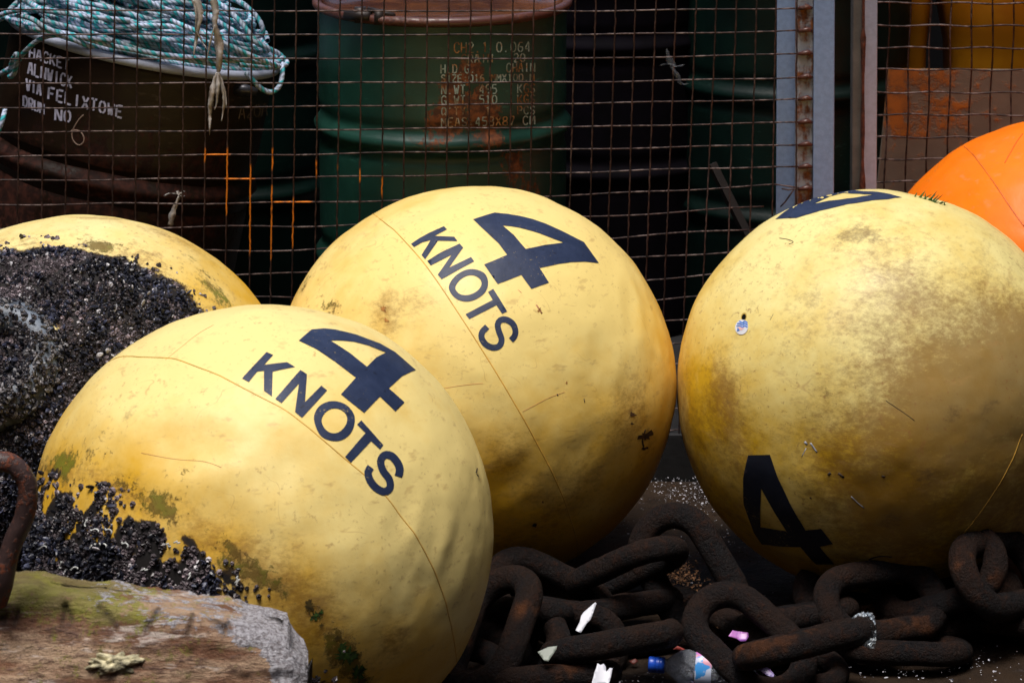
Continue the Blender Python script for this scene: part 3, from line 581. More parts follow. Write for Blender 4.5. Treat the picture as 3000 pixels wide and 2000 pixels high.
# stencil stroke alphabet on a unit box, y down
G = {'A': [[(0, 1), (.18, .5), (.38, 0)], [(.62, 0), (.82, .5), (1, 1)], [(.32, .62), (.68, .62)]], 'B': [[(0, 0), (0, 1)], [(.2, 0), (.8, 0), (.95, .22), (.7, .47)], [(.2, .5), (.8, .52), (1, .75), (.8, 1), (.2, 1)]], 'C': [[(1, .2), (.75, 0), (.4, .0), (.05, .2), (0, .5), (.05, .8), (.4, 1), (.75, 1), (1, .8)]], 'D': [[(0, 0), (0, 1)], [(.25, 0), (.8, .1), (1, .5), (.8, .9), (.25, 1)]],
     'E': [[(0, 0), (0, 1)], [(.22, 0), (1, 0)], [(.22, .5), (.8, .5)], [(.22, 1), (1, 1)]], 'F': [[(0, 0), (0, 1)], [(.22, 0), (1, 0)], [(.22, .48), (.8, .48)]], 'G': [[(1, .18), (.75, 0), (.4, .0), (.05, .2), (0, .5), (.05, .8), (.4, 1), (.75, 1)], [(.55, .58), (.98, .58), (.98, 1)]], 'H': [[(0, 0), (0, 1)], [(1, 0), (1, 1)], [(.2, .5), (.8, .5)]],
     'I': [[(.5, 0), (.5, 1)]], 'K': [[(0, 0), (0, 1)], [(.95, 0), (.3, .48)], [(.35, .55), (1, 1)]], 'L': [[(0, 0), (0, 1)], [(.25, 1), (1, 1)]], 'M': [[(0, 1), (0, 0)], [(.12, .05), (.5, .6), (.88, .05)], [(1, 0), (1, 1)]], 'N': [[(0, 1), (0, 0)], [(.15, .05), (.85, .95)], [(1, 0), (1, 1)]],
     'O': [[(.4, 0), (.08, .18), (0, .5), (.08, .82), (.4, 1)], [(.6, 0), (.92, .18), (1, .5), (.92, .82), (.6, 1)]], 'P': [[(0, 0), (0, 1)], [(.22, 0), (.85, .05), (1, .27), (.85, .5), (.22, .52)]], 'Q': [[(.4, 0), (.08, .18), (0, .5), (.08, .82), (.4, 1)], [(.6, 0), (.92, .18), (1, .5), (.9, .8)], [(.6, .75), (1, 1)]], 'R': [[(0, 0), (0, 1)], [(.22, 0), (.85, .05), (1, .27), (.85, .48), (.22, .52)], [(.5, .6), (1, 1)]],
     'S': [[(1, .15), (.7, 0), (.3, 0), (.03, .22), (.3, .45)], [(.5, .5), (.9, .6), (.97, .8), (.7, 1), (.3, 1), (0, .85)]], 'T': [[(0, 0), (.4, 0)], [(.6, 0), (1, 0)], [(.5, .08), (.5, 1)]], 'U': [[(0, 0), (0, .8), (.35, 1)], [(.6, 1), (1, .8), (1, 0)]], 'V': [[(0, 0), (.42, 1)], [(.58, 1), (1, 0)]], 'W': [[(0, 0), (.25, 1)], [(.32, .95), (.5, .3)], [(.55, .35), (.7, 1)], [(.78, .95), (1, 0)]],
     'X': [[(0, 0), (.45, .45)], [(.55, .55), (1, 1)], [(1, 0), (.6, .42)], [(.4, .58), (0, 1)]], 'Y': [[(0, 0), (.42, .5)], [(1, 0), (.58, .5)], [(.5, .6), (.5, 1)]], 'Z': [[(0, 0), (1, 0)], [(.95, .12), (.05, .88)], [(0, 1), (1, 1)]], '0': [[(.4, 0), (.05, .2), (0, .5), (.05, .8), (.4, 1)], [(.6, 0), (.95, .2), (1, .5), (.95, .8), (.6, 1)]],
     '1': [[(.2, .15), (.5, 0), (.5, 1)]], '2': [[(0, .22), (.3, 0), (.7, 0), (1, .25), (.6, .6)], [(.5, .68), (.05, .95)], [(.1, 1), (1, 1)]], '4': [[(.7, 0), (.05, .62)], [(0, .7), (.55, .7)], [(.75, .1), (.75, 1)]], '5': [[(.95, 0), (.1, 0), (.05, .45)], [(.2, .42), (.8, .42), (1, .7), (.75, 1), (.1, 1)]], '6': [[(.9, .05), (.4, .05), (.05, .4), (.05, .8), (.4, 1)], [(.6, 1), (.95, .8), (.9, .52), (.3, .48)]],
     '7': [[(0, 0), (1, 0)], [(.95, .1), (.35, 1)]], '8': [[(.5, 0), (.1, .1), (.1, .4), (.5, .5), (.9, .4), (.9, .1), (.6, 0)], [(.4, .52), (0, .7), (.1, .95), (.5, 1), (.95, .95), (1, .7), (.6, .52)]], '9': [[(.9, .5), (.1, .5), (.02, .2), (.3, 0), (.8, .02), (1, .3), (.95, .7), (.5, 1)]], '.': [[(.4, .88), (.4, 1)]], ':': [[(.5, .3), (.5, .42)], [(.5, .75), (.5, .87)]], "'": [[(.5, 0), (.4, .2)]]}
def stencil(cyl, name, text, p0, p1, hpx, wpx, mat, up=(0, -1), slant=None, gapk=.68):
    """text baseline-top from pixel p0 to p1; one mesh per word"""
    n = len(text); p0, p1 = np.array(p0, float), np.array(p1, float); adv = (p1 - p0) / (n - 1 + gapk); upv = np.array(slant if slant else (0, 1), float); word = MB(); objs = []
    def flush():
        nonlocal word
        if word.V: objs.append(obj(name, word.V, word.F, mat, cyl.t, smooth=False, local=True)); word = MB()
    for i, ch in enumerate(text):
        if ch == ' ': flush(); continue
        o = p0 + adv * i
        for st in G[ch]:
            P = np.array([o + adv * gapk * x + upv * hpx * y for x, y in st]); Q = [P[0]]
            for a, b in zip(P[:-1], P[1:]):
                m = max(1, int(np.linalg.norm(b - a) / 6)); Q += [a + (b - a) * k / m for k in range(1, m + 1)]
            Q = np.array(Q); T = np.gradient(Q, axis=0); T /= np.linalg.norm(T, axis=1)[:, None] + 1e-9; N = np.stack([-T[:, 1], T[:, 0]], 1) * wpx / 2
            L = [cyl.hit(*q) for q in Q + N]; Rr = [cyl.hit(*q) for q in Q - N]; k = len(Q)
            word.add(L + Rr, [(j, j + 1, k + j + 1, k + j) for j in range(k - 1)])
    flush(); return objs

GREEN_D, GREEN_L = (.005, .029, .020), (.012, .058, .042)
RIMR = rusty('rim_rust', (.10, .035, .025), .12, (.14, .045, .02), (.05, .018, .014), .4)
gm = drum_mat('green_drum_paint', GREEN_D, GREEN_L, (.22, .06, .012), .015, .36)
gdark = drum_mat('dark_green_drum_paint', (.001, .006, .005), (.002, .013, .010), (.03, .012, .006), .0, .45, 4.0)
def lidm():
    m = Mat('wet_lid', .16, .5); n = m.noise(6, 4); m.col(m.mix(m.step(n, .4, .6), (.05, .014, .005), (.13, .042, .010))); m.bump(m.noise(14, 3), .003, .6); return m.m
LID = lidm()
GR = 'steel drums behind the fence'
g1 = drum('steel_drum', 1297, 6.62, .288, .915, .10, gm, RIMR, 'green steel drum with pale stencilled lettering and a wet rusty lid', GR, ribs=[.33, .635], lidmat=LID, latch=True,
          rust=[(.07, -.29, .80, .030, 1.0), (.07, -.285, .73, .065, .55), (.02, -.29, .70, .055, .75), (.10, -.28, .70, .05, .75), (.03, -.29, .765, .04, .6), (.11, -.28, .655, .05, .6), (-.02, -.29, .655, .05, .4), (.17, -.24, .58, .06, .4), (.20, -.2, .5, .07, .35)])
cyl = Cyl(g1); STEN = Mat('stencil_paint', .6); _n = STEN.noise(45, 5, .7); _z = STEN.noise(16, 3, .6, off=3)
STEN.col(STEN.mix(STEN.step(_z, .44, .56), STEN.mix(STEN.step(_n, .42, .6), (.36, .44, .38), (.20, .23, .16)), STEN.mix(STEN.step(_n, .45, .58), (.34, .15, .04), (.12, .045, .015))))
LT = lambda x, y: (1250 + x * .19775, 90 + y * .19775)
for txt, a, b, hh in (('CH2.1 0.064', (410, 180), (1530, 165), 150), ('GRAIN   20', (520, 355), (1455, 340), 125), ('H.D.G.     CHAIN', (212, 505), (1600, 480), 130), ('SIZE:016 MMX100.M', (218, 660), (1590, 640), 105), ('N.WT  495   KGS', (222, 815), (1600, 790), 130), ('G.WT  510   KGS', (222, 970), (1600, 950), 125), ("Q'TY   1    PCS", (222, 1140), (1600, 1120), 115), ('MEAS:45BX87 CM', (220, 1300), (1600, 1265), 125)):
    stencil(cyl, 'stencil_word', txt, LT(*a), LT(*b), hh * .19775, 3.6, STEN.m)
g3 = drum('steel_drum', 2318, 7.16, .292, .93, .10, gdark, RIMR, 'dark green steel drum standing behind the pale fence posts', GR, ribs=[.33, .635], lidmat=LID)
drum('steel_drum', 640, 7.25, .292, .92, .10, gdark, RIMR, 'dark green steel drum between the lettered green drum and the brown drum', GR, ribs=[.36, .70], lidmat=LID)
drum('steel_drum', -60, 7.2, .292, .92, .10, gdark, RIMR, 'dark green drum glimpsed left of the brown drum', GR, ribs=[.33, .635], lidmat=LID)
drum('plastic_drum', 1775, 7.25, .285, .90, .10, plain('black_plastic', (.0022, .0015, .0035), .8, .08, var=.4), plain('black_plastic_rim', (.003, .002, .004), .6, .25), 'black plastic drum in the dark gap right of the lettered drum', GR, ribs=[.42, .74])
# brown drum
p = on_y(425, 122, 6.56); tilt = (R(-2.0), R(12), R(0)); HB = .80; RB = .305
ax = (Matrix.Rotation(tilt[1], 3, 'Y') @ Matrix.Rotation(tilt[0], 3, 'X')) @ Vector((0, 0, 1))
bmat = drum_mat('brown_drum_paint', (.014, .007, .004), (.020, .012, .006), (.050, .014, .008), .08, .40, 2.0)
RIMB = rusty('rim_grey', (.40, .44, .56), -.06, (.12, .05, .03), (.06, .03, .03), .38)
br = drum('steel_drum', 428, 6.56, RB, HB, 0, bmat, RIMB, 'brown steel drum tilted to one side, heaped with blue and white rope', GR, ribs=[.20, .515], rot=(tilt[0], tilt[1], 0), open_top=True, loc=tuple(np.array(p) - np.array(ax) * HB), rust=[(0, -.3, .50, .12, .5), (.2, -.2, .5, .15, .4), (-.2, -.2, .45, .12, .5)])
cb = Cyl(br); WHT = plain('white_stencil', (.46, .45, .58), .6, var=.35, scale=50)
LB = lambda x, y: (x * .2933, y * .2933)
stencil(cb, 'stencil_word', 'HACKET', LB(300, 470), LB(690, 600), 105 * .2933, 5, WHT, slant=(-.06, 1)); stencil(cb, 'stencil_word', 'ALNWICK', LB(285, 620), LB(720, 765), 118 * .2933, 5.6, WHT, slant=(-.06, 1))
stencil(cb, 'stencil_word', 'VIA', LB(265, 785), LB(410, 840), 118 * .2933, 5.6, WHT, slant=(-.03, 1)); stencil(cb, 'stencil_word', 'FELIXTOWE', LB(490, 875), LB(1225, 1065), 115 * .2933, 6, WHT, slant=(-.08, 1))
stencil(cb, 'stencil_word', 'DRUM', LB(235, 955), LB(438, 1040), 105 * .2933, 5.6, WHT, slant=(-.02, 1)); stencil(cb, 'stencil_word', 'NO', LB(555, 1090), LB(705, 1110), 112 * .2933, 6, WHT, slant=(-.04, 1))
CHALK = plain('chalk', (.25, .17, .13), .8, var=.3)
S6 = spline([LB(*q) for q in [(835, 1148), (790, 1195), (745, 1265), (720, 1330), (725, 1390), (760, 1440), (800, 1450), (835, 1420), (838, 1375), (810, 1325), (765, 1302), (708, 1310)]], 5)
V, Fc = tube([cb.hit(*q, .0) for q in S6], .0016, 6); obj('chalk_number', V, Fc, CHALK, br, local=True)
for ch, a, b in (('A', (1222, 545), (1252, 545)), ('2', (1262, 540), (1285, 538)), ('0', (1300, 535), (1330, 533)), ('A', (1338, 530), (1362, 528))):
    stencil(cb, 'chalk_number', ch, (a[0] * .574, a[1] * .574), (a[0] * .574 + 17, b[1] * .574), 36, 2.2, CHALK, slant=(-.05, 1), gapk=1.0)
# clamp hanging under the rim at the right
mb = MB(); q = cb.hit(715, 262, .012); mb.tube([q + np.array([-.022, 0, -.004]), q + np.array([.0, -.004, .0]), q + np.array([.03, 0, .0])], [.012, .014, .008], 10); mb.tube([q + np.array([-.006, -.004, .01]), q + np.array([.006, -.004, -.012])], .007, 8); mb.out('rim_clamp', plain('clamp_mat', (.05, .05, .06), .35, metal=.5), br, local=True)

# ------------------------------------------------------------------ rope
def rope_mesh(paths, rad, pitch=.034, step=.0035, ns=9):
    Vs, Fs, Cs = [], [], []; n0 = 0; th = np.linspace(0, 2 * math.pi, ns, endpoint=False)
    for P in paths:
        P = np.asarray(P, float); d = np.r_[0, np.cumsum(np.linalg.norm(np.diff(P, axis=0), axis=1))]; m = max(4, int(d[-1] / step)); t = np.linspace(0, d[-1], m); P = np.stack([np.interp(t, d, P[:, k]) for k in range(3)], 1)
        T, N, B = frames(P); tw = 2 * math.pi * t / pitch; a = th[None] - tw[:, None]; rr = rad * (1 + .20 * np.abs(np.cos(1.5 * a)) - .12); ph = random.random() * 7
        V = P[:, None] + rr[..., None] * (np.cos(th)[None, :, None] * N[:, None] + np.sin(th)[None, :, None] * B[:, None])
        s = np.mod(a * 3 / (2 * math.pi), 3); k = np.floor(s); fr = s - k; white = np.array([.46, .53, .70]); teal = np.array([.04, .40, .46]); dk = np.array([.05, .10, .12]); sh = .75 + .5 * random.random()
        c = np.where((k == 0)[..., None], teal, white) * sh; c = np.where(((fr < .13) | (fr > .87))[..., None], c * .28 + dk * .3, c)
        i = np.arange(m - 1)[:, None]; j = np.arange(ns)[None]; j2 = (j + 1) % ns
        Fs.append(np.stack([i * ns + j, i * ns + j2, (i + 1) * ns + j2, (i + 1) * ns + j], -1).reshape(-1, 4) + n0); Vs.append(V.reshape(-1, 3)); Cs.append(c.reshape(-1, 3)); n0 += m * ns
    return np.concatenate(Vs), np.concatenate(Fs), np.concatenate(Cs)
rm = Mat('rope_mat', .65, .3); rc = rm.attr('tint', 'Color'); rm.col(rm.mix(rm.step(rm.noise(7, 4), .45, .68), rc, rm.mix(1.0, rc, (.50, .52, .42), 'MULTIPLY'))); rm.bump(rm.noise(400, 2), .001)
Mb = np.array(mat_of(br))
paths = []; rnd = random.Random(5)
for k in range(74):
    f = k / 73; r0 = .300 * (1 - .75 * f ** 1.5) * rnd.uniform(.86, 1.04); hz = -.035 + .215 * f ** .85 + rnd.uniform(-.012, .012); cx, cy = rnd.uniform(-.05, .05), rnd.uniform(-.04, .04); a0 = rnd.uniform(0, 6.28); arc = rnd.uniform(4.5, 6.6); e = rnd.uniform(.8, 1.0); ea = rnd.uniform(0, 3.1)
    tx, ty = rnd.uniform(-.10, .10), rnd.uniform(-.10, .10); p1, p2 = rnd.uniform(0, 6), rnd.uniform(0, 6); pts = []
    for t in np.linspace(0, arc, 90):
        a = a0 + t; rr = r0 * (1 + .05 * math.sin(3 * a + p1) + .03 * math.sin(5 * a + p2)); x, y = rr * math.cos(a), rr * e * math.sin(a); x, y = x * math.cos(ea) - y * math.sin(ea), x * math.sin(ea) + y * math.cos(ea)
        x += cx; y += cy; q = math.hypot(x, y); lim = RB - .012 if hz < .01 else RB + .03; 
        if q > lim: x *= lim / q; y *= lim / q; q = lim
        z = HB + hz + tx * x + ty * y + .008 * math.sin(4 * a + p2) - .35 * max(0, q - .20) ** 1.3; z = max(z, HB + .012 + .012 * rnd.random() * 0) if q > RB - .03 else z
        pts.append((x, y, z))
    paths.append(pts)
ML = np.linalg.inv(Mb)
def loc_of(P): return [tuple((ML @ np.append(q, 1))[:3]) for q in P]
def py(u, v, y): return on_y(u, v, y)
# strands that fall over the rim
hang = [[(330, 120, 6.24), (250, 112, 6.25), (160, 104, 6.27), (110, 120, 6.28), (70, 155, 6.30), (45, 190, 6.33), (10, 212, 6.36), (-40, 240, 6.4)],
        [(-20, 70, 6.5), (30, 45, 6.42), (90, 55, 6.30), (130, 80, 6.26), (190, 105, 6.25), (260, 135, 6.26), (330, 150, 6.3)],
        [(-30, 60, 6.45), (20, 38, 6.38), (80, 30, 6.34), (160, 36, 6.30), (260, 50, 6.28), (380, 60, 6.3)],
        [(28, 210, 6.34), (40, 170, 6.30), (52, 160, 6.28), (42, 215, 6.30), (28, 225, 6.32)],
        [(15, 320, 6.35), (8, 350, 6.33), (-4, 385, 6.33), (-15, 420, 6.35)],
        [(800, 150, 6.42), (826, 190, 6.36), (822, 245, 6.33), (798, 270, 6.31), (768, 262, 6.30), (738, 232, 6.29), (722, 215, 6.30)],
        [(690, 0, 6.5), (735, 30, 6.46), (765, 70, 6.44), (770, 100, 6.44), (745, 110, 6.44)],
        [(560, -20, 6.5), (640, 10, 6.45), (700, 60, 6.42), (750, 120, 6.40), (800, 150, 6.42), (835, 175, 6.44), (838, 190, 6.42), (790, 195, 6.36), (700, 190, 6.30)],
        [(600, 40, 6.4), (700, 100, 6.36), (770, 135, 6.36), (825, 165, 6.38), (800, 185, 6.34), (720, 178, 6.28), (640, 165, 6.25)],
        [(500, 60, 6.3), (640, 120, 6.27), (740, 165, 6.28), (820, 195, 6.34)], [(120, 60, 6.28), (260, 95, 6.26), (420, 150, 6.26), (560, 178, 6.26), (640, 190, 6.28)],
        [(100, 85, 6.27), (200, 100, 6.255), (330, 135, 6.25), (470, 160, 6.25), (600, 172, 6.26), (700, 180, 6.28)]]
for hp in hang: paths.append(loc_of(spline([py(*q) for q in hp], .01)))
V, Fc, C = rope_mesh(paths, .0056, pitch=.030)
Vw = V @ Mb[:3, :3].T + Mb[:3, 3]
rope = obj('rope_heap', Vw, Fc, rm.m, cols=dict(tint=C)); tag(rope, 'heap of blue and white twisted rope filling the tilted brown drum', 'rope')

# ------------------------------------------------------------------ things at the right behind the mesh
PLY = rusty('plate_rust', (.19, .145, .105), .15, (.42, .13, .015), (.20, .075, .02), .8, scale=4, streak=False)
def slab_px(name, pts, y, th, mat, b=0.0, parent=None, bev=.004):
    P = [on_y(u, v, y, b) for u, v in pts]; n = len(P); V = [tuple(p) for p in P] + [(p[0], p[1] + th, p[2]) for p in P]
    Fc = [tuple(range(n)), tuple(range(2 * n - 1, n - 1, -1))] + [(i, n + i, n + (i + 1) % n, (i + 1) % n) for i in range(n)]
    o = obj(name, V, Fc, mat, parent, smooth=False)
    if bev: m = o.modifiers.new('b', 'BEVEL'); m.width = bev; m.segments = 3
    return o
tag(slab_px('rusty_sheet', [(2604, 203), (3120, 206), (3120, 1240), (2500, 1240)], 6.79, .012, PLY, bev=.002), 'rust stained sheet leaning behind the mesh at the right', 'metal sheet')
YEL = Mat('yellow_tub_plastic', .35, .5); YEL.col(YEL.mix(YEL.step(YEL.noise(6, 3), .4, .6), (.42, .15, .004), (.50, .20, .006)))
def tub(u0, u1, y, label, z1=1.25):
    a = on_y(u0, 100, y); b = on_y(u1, 100, y); w = b[0] - a[0]; cx = (a[0] + b[0]) / 2; t = thing('fish_tub', (cx, y + .2, .10), label, 'plastic tub')
    V = []; Fc = []; prof = [(.80, 0, .92), (.84, .02, 1), (.90, .55, 1), (.92, .70, 1), (.97, .76, 1), (1.05, .86, 1), (1.07, .97, 1), (1.06, 1.12, 1), (1.0, 1.15, 1), (.93, 1.12, 1), (.90, .8, 1), (.82, .1, 1)]; nseg = 48
    for s_, z, q in prof:
        for k in range(nseg):
            an = 2 * math.pi * k / nseg; c_, s2 = math.cos(an), math.sin(an); e = 4.5; rr = 1 / (abs(c_) ** e + abs(s2) ** e) ** (1 / e); V.append((w / 2 * s_ * rr * c_, .2 * s_ * rr * s2, z))
    for i in range(len(prof) - 1):
        for k in range(nseg): Fc.append((i * nseg + k, i * nseg + (k + 1) % nseg, (i + 1) * nseg + (k + 1) % nseg, (i + 1) * nseg + k))
    Fc.append(tuple(range(nseg))[::-1]); Fc.append(tuple((len(prof) - 1) * nseg + k for k in range(nseg)))
    obj('tub_body', V, Fc, YEL.m, t, local=True); return t
tub(2790, 3350, 7.02, 'tall yellow plastic tub behind the rust stained sheet'); tub(2560, 2738, 7.12, 'narrow yellow plastic tub just left of the tall yellow one')

# ------------------------------------------------------------------ fence
WR = Mat('wire_mat', .55, .5, .2)
_a = WR.noise(55, 4, .7); _b = WR.noise(9, 3, .6); _up = WR.sep(WR.geo('Normal'))
_g = WR.math('MULTIPLY', WR.step(WR.math('ADD', WR.math('MULTIPLY', _a, .55), WR.math('MULTIPLY', _b, .45)), .48, .60), 1.0)
WR.col(WR.mix(WR.math('MULTIPLY', _g, WR.attr('galv_glint')), WR.mix(WR.step(_a, .4, .6), (.016, .007, .006), (.055, .020, .013)), (.16, .115, .105)))  # pale patches: bare zinc plus top highlights put into the colour
_wc = WR.mix(WR.attr('paint'), WR.t.nodes['Principled BSDF'].inputs['Base Color'].links[0].from_socket, (.80, .22, .01)); WR.col(_wc); WR.bump(_a, .0015)
POSTP = (.23, .32, .53)
posts = thing('fence_frame_post', on_y(2360, 1300, 6.36), 'pale blue grey steel post with a rusty welded strip where the mesh ends', 'fence post')
posts.location.z = .10
PM = rusty('post_paint', POSTP, -.058, (.22, .075, .02), (.06, .022, .014), .45, 16); PM2 = rusty('gate_post_paint', (.40, .45, .58), -.05, (.22, .08, .022), (.06, .022, .012), .5, 12); STR = rusty('welded_strip', (.36, .37, .42), .13, (.30, .10, .025), (.09, .03, .015), .6, 14)  # PM2 is the pale paint of the gate post's front flange
def vbar(name, u0, u1, y0, y1, mat, parent, zt=1.9, lean=-3.0, vref=300, zb=.10, bev=.002):
    """upright bar whose front face spans u0..u1 at vref"""
    def xat(u, v): return on_y(u, v, y0)
    a, b = xat(u0, 0), xat(u0 + lean * .9, 560); c, d = xat(u1, 0), xat(u1 + lean * .9, 560)
    def ex(p, q, z): t = (z - p[2]) / (q[2] - p[2]); return p[0] + (q[0] - p[0]) * t
    V = [];
    for z in (zb, zt):
        for y in (y0, y1): V += [(ex(a, b, z), y, z), (ex(c, d, z), y, z)]
    Fc = [(0, 1, 5, 4), (2, 6, 7, 3), (0, 4, 6, 2), (1, 3, 7, 5), (0, 2, 3, 1), (4, 5, 7, 6)]
    o = obj(name, V, Fc, mat, parent, smooth=False); m = o.modifiers.new('b', 'BEVEL'); m.width = bev; m.segments = 2; return o
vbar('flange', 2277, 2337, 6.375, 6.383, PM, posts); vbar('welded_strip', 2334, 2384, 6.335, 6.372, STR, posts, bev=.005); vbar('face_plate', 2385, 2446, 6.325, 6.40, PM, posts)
post2 = thing('gate_post', on_y(2540, 1300, 6.50), 'rust blistered angle iron post between the two mesh panels', 'fence post'); post2.location.z = .10
vbar('front_flange', 2531, 2571, 6.50, 6.506, PM2, post2); vbar('side_flange', 2499, 2530, 6.515, 6.56, plain('flange_painted_shade', (.16, .14, .12), .6, var=.4, scale=9), post2)  # side flange has a darker colour that paints in its shaded face
edge_ = MB()                                                        # flaking rust ridge on the corner of the angle iron
zz = np.linspace(.1, 1.9, 90); cx0 = on_y(2530, 0, 6.495); cx1 = on_y(2527, 560, 6.495); xs = np.interp(zz, [cx1[2], cx0[2]], [cx1[0], cx0[0]])
V, Fc = tube(np.stack([xs, 0 * zz + 6.499, zz], 1), .0035 + .006 * np.clip(fbm(np.stack([zz * 0, zz * 0, zz], 1), 18, 4, 3) - .45, 0, 1) * 2, 7); obj('rust_ridge', V, Fc, plain('rust_ridge_mat', (.10, .03, .015), .8, var=.6, scale=60, bump=.004), post2)
# main mesh panel
FA, FB = 6.27, .055
ROWU = [-60, 870, 1730, 2270, 2345]; ROWS = [(-112, -107, -106, -107, -108), (-42, -37, -36, -40, -42), (29, 33, 33, 26, 24), (100, 103, 102, 93, 90), (172, 172, 172, 160, 157), (246, 243, 241, 230, 226), (318, 313, 303, 293, 290), (389, 381, 372, 360, 358), (459, 453, 437, 425, 424), (530, 521, 504, 488, 489), (600, 594, 571, 542, 553)]
for k in range(13): a = ROWS[-1]; ROWS.append((a[0] + 69.5, a[1] + 69.2, a[2] + 65, a[3] + 62, a[4] + 62))
COLS = [-80, -9, 60, 129, 198, 267, 336, 404, 472, 540, 606, 672, 739, 804, 868, 933, 996, 1060, 1125, 1188, 1252, 1315, 1379, 1439, 1502, 1564, 1625, 1685, 1745, 1803, 1861, 1921, 1980, 2039, 2098, 2157, 2216, 2273, 2335]
def colu(u0, v): k = np.interp(u0, [0, 1300, 1700, 2100, 2273, 2335], [.0125, .013, .026, .045, .02, .006]); w = 4 * math.sin(u0 * .7) * sm(200, 900, v); return u0 - k * (v - 30) + w * .6
def rowv(k, u): return float(np.interp(u, ROWU, ROWS[k]))
def bulge(u, v): return .018 * math.sin(u * .004) * sm(200, 1000, v) + (.05 * math.exp(-((u - 2080) / 170) ** 2) * sm(420, 760, v))
fence = thing('mesh_fence', (0, FA, .10), 'rusty square wire mesh panel in front of the drums', 'mesh fence')
def wire(path, galv_glint, paint, parent, r=.0018):
    P = np.array(path); V, Fc = tube(P, r * (1 + .15 * np.sin(np.arange(len(P)) * 1.7)), 6); n = len(P); m = len(V) // n
    return obj('wire', V, Fc, WR.m, parent, attrs=dict(galv_glint=np.full(len(V), galv_glint), paint=np.repeat(paint, m)))
OV = [(606, 440, 470), (671, 442, 630), (738, 490, 750), (803, 440, 500), (803, 550, 755), (868, 575, 720), (933, 470, 520), (996, 480, 500), (1060, 500, 530), (1125, 525, 575)]   # orange paint on uprights: u, v0, v1
OH = [(8, 606, 672), (9, 664, 739), (10, 803, 850), (10, 860, 915)]                                                                     # orange paint on cross wires: row, u0, u1
for u0 in COLS:
    vs = np.arange(-110, (640 if u0 > 2250 else 1420), 12.0); P = []; pt = []
    for v in vs:
        u = colu(u0, v); q = on_y(u, v, FA + .012 * 0 - bulge(u, v), FB); P.append(q + np.array([rnd.gauss(0, .0004), 0, 0])); pt.append(max([1.0 if abs(u0 - a) < 12 and b <= v <= c else 0 for a, b, c in OV]) * (1 if rnd.random() < .85 else .3))
    wire(P, .18 if u0 not in (804, 1685, 2216) else .45, pt, fence)
for k in range(len(ROWS)):
    ue = 2372 if k < 11 else 2250 - (k - 11) * 6; us = np.arange(-90, ue, 12.0); P = []; pt = []
    for u in us:
        v = rowv(k, u) + 3 * math.sin(u * .013 + k * 1.9) * (.35 + .65 * sm(300, 800, rowv(k, u))); y = FA - bulge(u, v) + .0036
        y0 = y if u < 2335 else 6.325 - FB * 1.0 * 0 - .0; q = on_y(u, v, y, FB) if u < 2330 else on_y(u, v, 6.333, 0); P.append(q); pt.append(max([1.0 if r_ == k and a <= u <= b else 0 for r_, a, b in [(x[0] , x[1], x[2]) for x in OH]]) * (1 if rnd.random() < .85 else .3))
    wire(P, 1.0, pt, fence)
# weld blobs on the strip: the ends of the cross wires
for k in range(11):
    v = rowv(k, 2350); V, Fc = tube([on_y(2338, v + 2, 6.334), on_y(2352, v, 6.329), on_y(2366, v - 3, 6.328), on_y(2380, v + 1, 6.331)], [.003, .0052, .0062, .003], 7); obj('weld', V, Fc, RIMR, posts)
# broken wire ends beside the right buoy
wire([on_y(*q, 6.34) for q in ((2290, 553), (2310, 556), (2332, 553), (2350, 553))], .8, [0] * 4, fence); wire([on_y(*q, 6.34) for q in ((2325, 556), (2312, 575), (2300, 592), (2286, 606))], .3, [0] * 4, fence)
# right panel
fence2 = thing('mesh_fence', (1.1, 6.76, .10), 'rusty wire mesh panel right of the posts, behind the orange buoy', 'mesh fence')
C2 = [2605, 2667, 2727, 2788, 2849, 2910, 2970, 3031, 3092]; R2 = [-58, 9, 75, 140, 204, 271, 336, 402, 466, 532, 598, 664, 730, 796, 862, 928, 994]
for i, u0 in enumerate(C2):
    P = [on_y(u0 - .025 * (v - 9) + 2.2 * math.sin(v * .02 + i), v, 6.745 + .01 * math.sin(v * .01 + i)) for v in np.arange(-80, 1240, 14.0)]; wire(P, .5 if i in (0, 3, 4) else .2, [0] * len(P), fence2, .0021)
for k, v0 in enumerate(R2):
    P = [on_y(u, v0 + 2.4 * math.sin(u * .03 + k * 2.1) + (u - 2570) * .004, 6.741) for u in np.arange(2566, 3110, 12.0)]; wire(P, .9, [0] * len(P), fence2, .0021)
# frame rails of the fence, above the picture, carrying the posts
FR = rusty('rail_rust', (.15, .14, .15), .1)
mb = MB(); mb.box(-1.7, on_y(2440, 0, 6.33)[0], 6.33, 6.36, 1.90, 1.94); mb.out('top_rail', FR, fence, smooth=False)
mb = MB(); mb.box(on_y(2500, 0, 6.6)[0], 1.75, 6.765, 6.795, 1.90, 1.94); mb.out('top_rail', FR, fence2, smooth=False)
# diagonal batten behind the mesh
P = [on_y(2085, 480, 6.70), on_y(2225, 760, 6.66)]; mb = MB(); mb.tube([P[0], P[1] + (P[1] - P[0]) * 1.5], .013, 4); tag(mb.out('leaning_batten', plain('batten', (.007, .004, .003), .8), smooth=False), 'dark wooden batten leaning against the dark green drum', 'batten')

